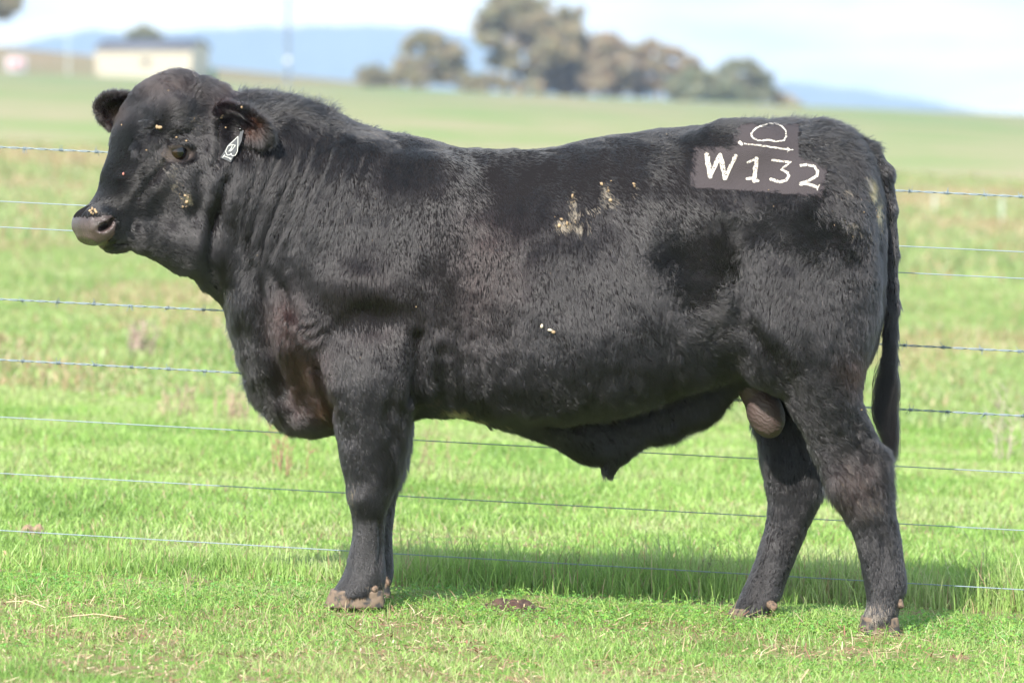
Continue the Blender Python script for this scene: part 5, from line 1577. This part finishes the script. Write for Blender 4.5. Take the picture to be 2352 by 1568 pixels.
# ---- eyes
def make_eye(s_):
    c = H(.198, s_ * .1215, -.045)
    rr = .0300
    V = []; Q_ = []; nu, nv = 32, 20
    for i in range(nv + 1):
        th = math.pi * i / nv
        for j in range(nu):
            ph = 2 * math.pi * j / nu
            # pole along the look direction
            dz = hL * s_; e1 = .63 * hA + .777 * hN; e2 = np.cross(dz, e1)
            bulge = 1 + .06 * math.exp(-(th / .5) ** 2)
            V.append(c + rr * bulge * (math.cos(th) * dz + math.sin(th) * (math.cos(ph) * e1 + math.sin(ph) * e2)))
    for i in range(nv):
        for j in range(nu):
            Q_.append((i * nu + j, (i + 1) * nu + j, (i + 1) * nu + (j + 1) % nu, i * nu + (j + 1) % nu))
    V = np.array(V); th = np.repeat(np.pi * np.arange(nv + 1) / nv, nu)
    col = np.tile(np.array([.012, .007, .006]), (len(V), 1))
    col[th < 1.0] = (.014, .006, .003)
    col[th < .62] = (.002, .002, .003)
    m, t, b = mat('eye wet')
    a = t.nodes.new('ShaderNodeAttribute'); a.attribute_name = 'Col'
    t.links.new(a.outputs['Color'], b.inputs['Base Color'])
    b.inputs['Roughness'].default_value = .05; b.inputs['Coat Weight'].default_value = .15
    mesh_obj('eye', V, np.array(Q_), m, bull, cols=col)
for s_ in (1, -1): make_eye(s_)

# ---- hooves, dewclaws, scrotum
horn, t, b = mat('muddy horn')
nz = t.nodes.new('ShaderNodeTexNoise'); nz.inputs['Scale'].default_value = 45; nz.inputs['Detail'].default_value = 6
tc_ = t.nodes.new('ShaderNodeTexCoord'); t.links.new(tc_.outputs['Object'], nz.inputs['Vector'])
r_ = t.nodes.new('ShaderNodeValToRGB')
r_.color_ramp.elements[0].position = .38; r_.color_ramp.elements[0].color = (.035, .032, .032, 1)
r_.color_ramp.elements[1].position = .52; r_.color_ramp.elements[1].color = (.15, .105, .075, 1)
t.links.new(nz.outputs['Fac'], r_.inputs['Fac']); t.links.new(r_.outputs['Color'], b.inputs['Base Color'])
b.inputs['Roughness'].default_value = .8
bp = t.nodes.new('ShaderNodeBump'); bp.inputs['Distance'].default_value = .004
t.links.new(nz.outputs['Fac'], bp.inputs['Height']); t.links.new(bp.outputs['Normal'], b.inputs['Normal'])

def make_hoof(top, bot, off, claw_s):
    """top/bot: (picture y, x toe side, x heel side)"""
    a = np.array(W(top[1], top[0], off)); a2 = np.array(W(top[2], top[0], off))
    c = np.array(W(bot[1], bot[0], off)); c2 = np.array(W(bot[2], bot[0], off))
    sc = Sculpt(np.minimum(a, c) - .04 - np.array([0, .06, 0]), np.maximum(a2, c2) + .04 + np.array([0, .06, .03]), .004)
    for s_ in (-1, 1):
        yo = D0 + off + s_ * .030
        z1, z0 = a[2] + .012, c[2]
        def fn(X, Y, Z):
            u = np.clip((Z - z0) / (z1 - z0), 0, 1)
            l = c[0] * (1 - u) + a[0] * u; r_ = c2[0] * (1 - u) + a2[0] * u
            aa = (r_ - l) / 2
            q = np.abs(X - (l + r_) / 2) / aa; v = np.abs(Y - yo + s_ * .004 * (1 - (X - l) / (2 * aa))) / .029
            return np.maximum(((q ** 2.6 + v ** 2.6) ** (1 / 2.6) - 1) * .03, np.maximum(Z - z1, z0 - Z))
        sc.add(fn, (c[0], yo - .035, z0), (c2[0], yo + .035, z1), .006)
    V, Q_ = sc.mesh()
    V = relax(V, Q_, 2)
    V = V + normals(V, Q_) * (.0012 * vnoise(V, .012))[:, None]
    mesh_obj('hoof', V, Q_, horn, bull)
make_hoof((1362, 760, 880), (1393, 742, 884), -.175, 1)
make_hoof((1345, 798, 893), (1374, 784, 898), .17, 1)
make_hoof((1424, 1980, 2062), (1463, 1966, 2068), -.17, 1)
make_hoof((1404, 1680, 1762), (1436, 1660, 1754), .165, 1)

def blob(name, parts, m, h=.003, nz_=.002):
    lo = np.min([np.array(p[0]) - max(p[1]) for p in parts], 0) - .012
    hi = np.max([np.array(p[0]) + max(p[1]) for p in parts], 0) + .012
    sc = Sculpt(lo, hi, h)
    for c, r_, R_ in parts: sc.ell(c, r_, .008, R_)
    V, Q_ = sc.mesh(); V = relax(V, Q_, 2)
    V = V + normals(V, Q_) * (nz_ * vnoise(V, .012))[:, None]
    return mesh_obj(name, V, Q_, m, bull)
tanm, t, b = mat('dewclaw horn')
nz = t.nodes.new('ShaderNodeTexNoise'); nz.inputs['Scale'].default_value = 120
tc_ = t.nodes.new('ShaderNodeTexCoord'); t.links.new(tc_.outputs['Object'], nz.inputs['Vector'])
r_ = t.nodes.new('ShaderNodeValToRGB'); r_.color_ramp.elements[0].color = (.035, .026, .020, 1); r_.color_ramp.elements[1].color = (.17, .11, .075, 1)
r_.color_ramp.elements[0].position = .35; r_.color_ramp.elements[1].position = .6
t.links.new(nz.outputs['Fac'], r_.inputs['Fac']); t.links.new(r_.outputs['Color'], b.inputs['Base Color']); b.inputs['Roughness'].default_value = .75
def rotx(a):      # picture-plane rotation
    c, s_ = math.cos(a), math.sin(a)
    return [np.array([c, 0, s_]), np.array([0, 1, 0]), np.array([-s_, 0, c])]
for (x, y, off, rx, rz, a) in [(858, 1348, -.222, .021, .020, -.5), (874, 1338, -.150, .013, .022, -.3), (890, 1332, .13, .014, .018, -.4),
                               (2066, 1384, -.205, .018, .019, .3), (2064, 1380, -.13, .015, .018, .3), (1774, 1389, .110, .021, .019, -.3), (1770, 1384, .21, .02, .018, -.3)]:
    blob('dewclaw', [(W(x - 4, y - 2, off + .006), (rx * .85, .013, rz * .62), rotx(a)), (W(x + 2, y + 5, off), (rx * .50, .009, rz * .62), rotx(a + .5))], tanm)

scm, t, b = mat('bare dark skin')
wv = t.nodes.new('ShaderNodeTexWave'); wv.bands_direction = 'Z'; wv.inputs['Scale'].default_value = 26; wv.inputs['Distortion'].default_value = 7; wv.inputs['Detail'].default_value = 3; wv.inputs['Detail Scale'].default_value = 2
tc_ = t.nodes.new('ShaderNodeTexCoord'); mp_ = t.nodes.new('ShaderNodeMapping'); mp_.inputs['Rotation'].default_value = (0, -.5, 0)
t.links.new(tc_.outputs['Object'], mp_.inputs['Vector']); t.links.new(mp_.outputs['Vector'], wv.inputs['Vector'])
bp = t.nodes.new('ShaderNodeBump'); bp.inputs['Distance'].default_value = .0018; bp.inputs['Strength'].default_value = .5
t.links.new(wv.outputs['Fac'], bp.inputs['Height']); t.links.new(bp.outputs['Normal'], b.inputs['Normal'])
b.inputs['Base Color'].default_value = (.060, .039, .035, 1); b.inputs['Roughness'].default_value = .68
blob('scrotum', [(W(1728, 895, -.06), (.040, .050, .080), rotx(.35)), (W(1758, 948, -.075), (.053, .060, .074), rotx(.35)), (W(1748, 925, .0), (.045, .06, .078), rotx(.35))], scm, .004, .0012)

# ---- ear tag with its drawn mark
def make_tag():
    c0, n0 = hit(551, 300)
    dy = c0[1] - D0 - .022
    tagm = simple('black tag plastic', (.028, .030, .034), .35)
    whm = simple('tag print', (.50, .50, .47), .6)
    outline = [(560, 300), (553, 298), (549, 312), (526, 330), (506, 362), (530, 373), (555, 324), (557, 310)]
    def extr(pts, y0, y1, name, m, par):
        n = len(pts)
        lean = lambda y: -.0002 * (y - 300)
        V = [W(x, y, y0 + lean(y)) for x, y in pts] + [W(x, y, y1 + lean(y)) for x, y in pts]
        me = bpy.data.meshes.new(name)
        Fs = [tuple(range(n)), tuple(range(2 * n - 1, n - 1, -1))] + [(i, i + n, (i + 1) % n + n, (i + 1) % n) for i in range(n)]
        me.from_pydata(V, [], Fs); me.materials.append(m)
        o = bpy.data.objects.new(name, me); COL.objects.link(o); o.parent = par
        o.matrix_parent_inverse = par.matrix_world.inverted()
        return o
    tg = extr(outline, dy - .002, dy + .001, 'ear_tag', tagm, bull)
    tag(tg, 'small black ear tag with a white outline mark')
    V = []; Q_ = []
    Z = lambda a, b_: (139.3 + .3257 * a, 139.3 + .3257 * b_)
    lines = [[(1250, 535), (1215, 570), (1178, 605), (1163, 640), (1175, 668), (1195, 664), (1202, 655), (1210, 672), (1232, 668), (1246, 640), (1250, 595), (1250, 535)],
             [(1150, 672), (1190, 688)], [(1150, 672), (1143, 684)], [(1150, 672), (1158, 664)], [(1190, 688), (1200, 698)], [(1190, 688), (1205, 690)],
             [(1212, 592), (1232, 598), (1210, 628), (1196, 640), (1212, 592)], [(1190, 600), (1212, 592)], [(1186, 640), (1208, 612)]]
    for ln in lines:
        for (a, b_), (c_, d_) in zip(ln[:-1], ln[1:]):
            x0, y0 = Z(a, b_); x1, y1 = Z(c_, d_)
            dx, dyy = x1 - x0, y1 - y0; L = math.hypot(dx, dyy); nx, ny = -dyy / L * .6, dx / L * .6
            ex, ey = dx / L * .6, dyy / L * .6
            k = len(V)
            for (x, y) in ((x0 - ex + nx, y0 - ey + ny), (x0 - ex - nx, y0 - ey - ny), (x1 + ex - nx, y1 + ey - ny), (x1 + ex + nx, y1 + ey + ny)):
                V.append(W(x, y, dy - .0030 - .0002 * (y - 300) - .00002 * len(V)))
            Q_.append((k, k + 1, k + 2, k + 3))
    mesh_obj('tag_print', np.array(V), np.array(Q_), whm, tg, smooth_=False)
    V = []; Q_ = []
    c = np.array(W(552, 297, dy - .003)); rr = .0055
    for i in range(9):
        th = math.pi * i / 8
        for j in range(16):
            ph = 2 * math.pi * j / 16
            V.append(c + rr * np.array([math.sin(th) * math.cos(ph), -math.cos(th) * .9, math.sin(th) * math.sin(ph)]))
    for i in range(8):
        for j in range(16): Q_.append((i * 16 + j, i * 16 + (j + 1) % 16, (i + 1) * 16 + (j + 1) % 16, (i + 1) * 16 + j))
    mesh_obj('tag_button', np.array(V), np.array(Q_), simple('button', (.01, .01, .012), .15), tg)
make_tag()

# ---- crusts of dried dung and grit caught in the coat
def make_crust():
    r = np.random.default_rng(21)
    spots = [(1245, 748, 6.5), (1264, 757, 5.5), (1272, 762, 5), (368, 294, 7), (362, 292, 5), (209, 487, 3.5), (214, 483, 4), (220, 486, 5), (212, 491, 4), (222, 490, 4), (216, 493, 3),
             (1303, 515, 5), (1284, 520, 5), (1382, 425, 4), (1456, 424, 3.5), (1458, 430, 3), (556, 249, 4.5), (513, 262, 4), (511, 268, 4), (336, 344, 3), (405, 318, 3), (285, 401, 4), (1975, 942, 3),
             (520, 293, 3), (398, 191, 2.5), (388, 211, 2.5), (420, 473, 4.5), (428, 462, 4), (432, 452, 3), (425, 448, 3), (282, 289, 2.5), (427, 324, 2.5), (1290, 505, 4), (1316, 452, 4), (1402, 462, 5), (1398, 440, 4)]
    for cx_, cy_, sx_, sy_, n in [(1298, 512, 14, 8, 10), (1392, 445, 10, 16, 10), (1316, 465, 6, 20, 7), (1050, 945, 30, 8, 14), (424, 455, 7, 14, 8), (440, 275, 10, 6, 4),
                                  (700, 600, 300, 200, 6), (1300, 650, 300, 200, 6), (1900, 480, 60, 60, 6), (1990, 440, 12, 34, 10), (2015, 490, 6, 30, 8)]:
        for _ in range(n): spots.append((r.normal(cx_, sx_), r.normal(cy_, sy_), r.uniform(.7, 2.0)))
    V = []; Q_ = []; C_ = []
    ico = []
    for i in range(5):
        th = math.pi * i / 4
        for j in range(8): ico.append((math.sin(th) * math.cos(j * math.pi / 4), math.sin(th) * math.sin(j * math.pi / 4), math.cos(th)))
    ico = np.array(ico)
    fq = [(i * 8 + j, (i + 1) * 8 + j, (i + 1) * 8 + (j + 1) % 8, i * 8 + (j + 1) % 8) for i in range(4) for j in range(8)]
    n0 = 0
    for x, y, s_ in spots:
        loc, nor = hit(x, y)
        if loc is None or loc[1] > D0 + .4: continue
        ss = s_ / 800 * .8
        v = ico * np.array([r.uniform(.7, 1.3), .6, r.uniform(.6, 1.2)]) * ss * (1 + .28 * r.standard_normal((len(ico), 1)))
        V.append(v + np.array(loc) + np.array(nor) * (.003 + ss * .5)); Q_.append(np.array(fq) + n0); n0 += len(ico)
        c = np.array([.30, .21, .125]) * r.uniform(.6, 1.25)
        if s_ > 5 and 1200 < x < 1280: c = np.array([.50, .43, .33])
        if 280 < x < 290 and y > 350: c = np.array([.40, .16, .13])
        C_.append(np.tile(c, (len(ico), 1)))
    m, t, b = mat('dried crust')
    a = t.nodes.new('ShaderNodeAttribute'); a.attribute_name = 'Col'
    t.links.new(a.outputs['Color'], b.inputs['Base Color']); b.inputs['Roughness'].default_value = .95
    o = mesh_obj('dried_dung', np.concatenate(V), np.concatenate(Q_), m, bull, cols=np.concatenate(C_))
    tag(o, 'small tan crusts of dried dung stuck in the coat', kind='stuff')
make_crust()
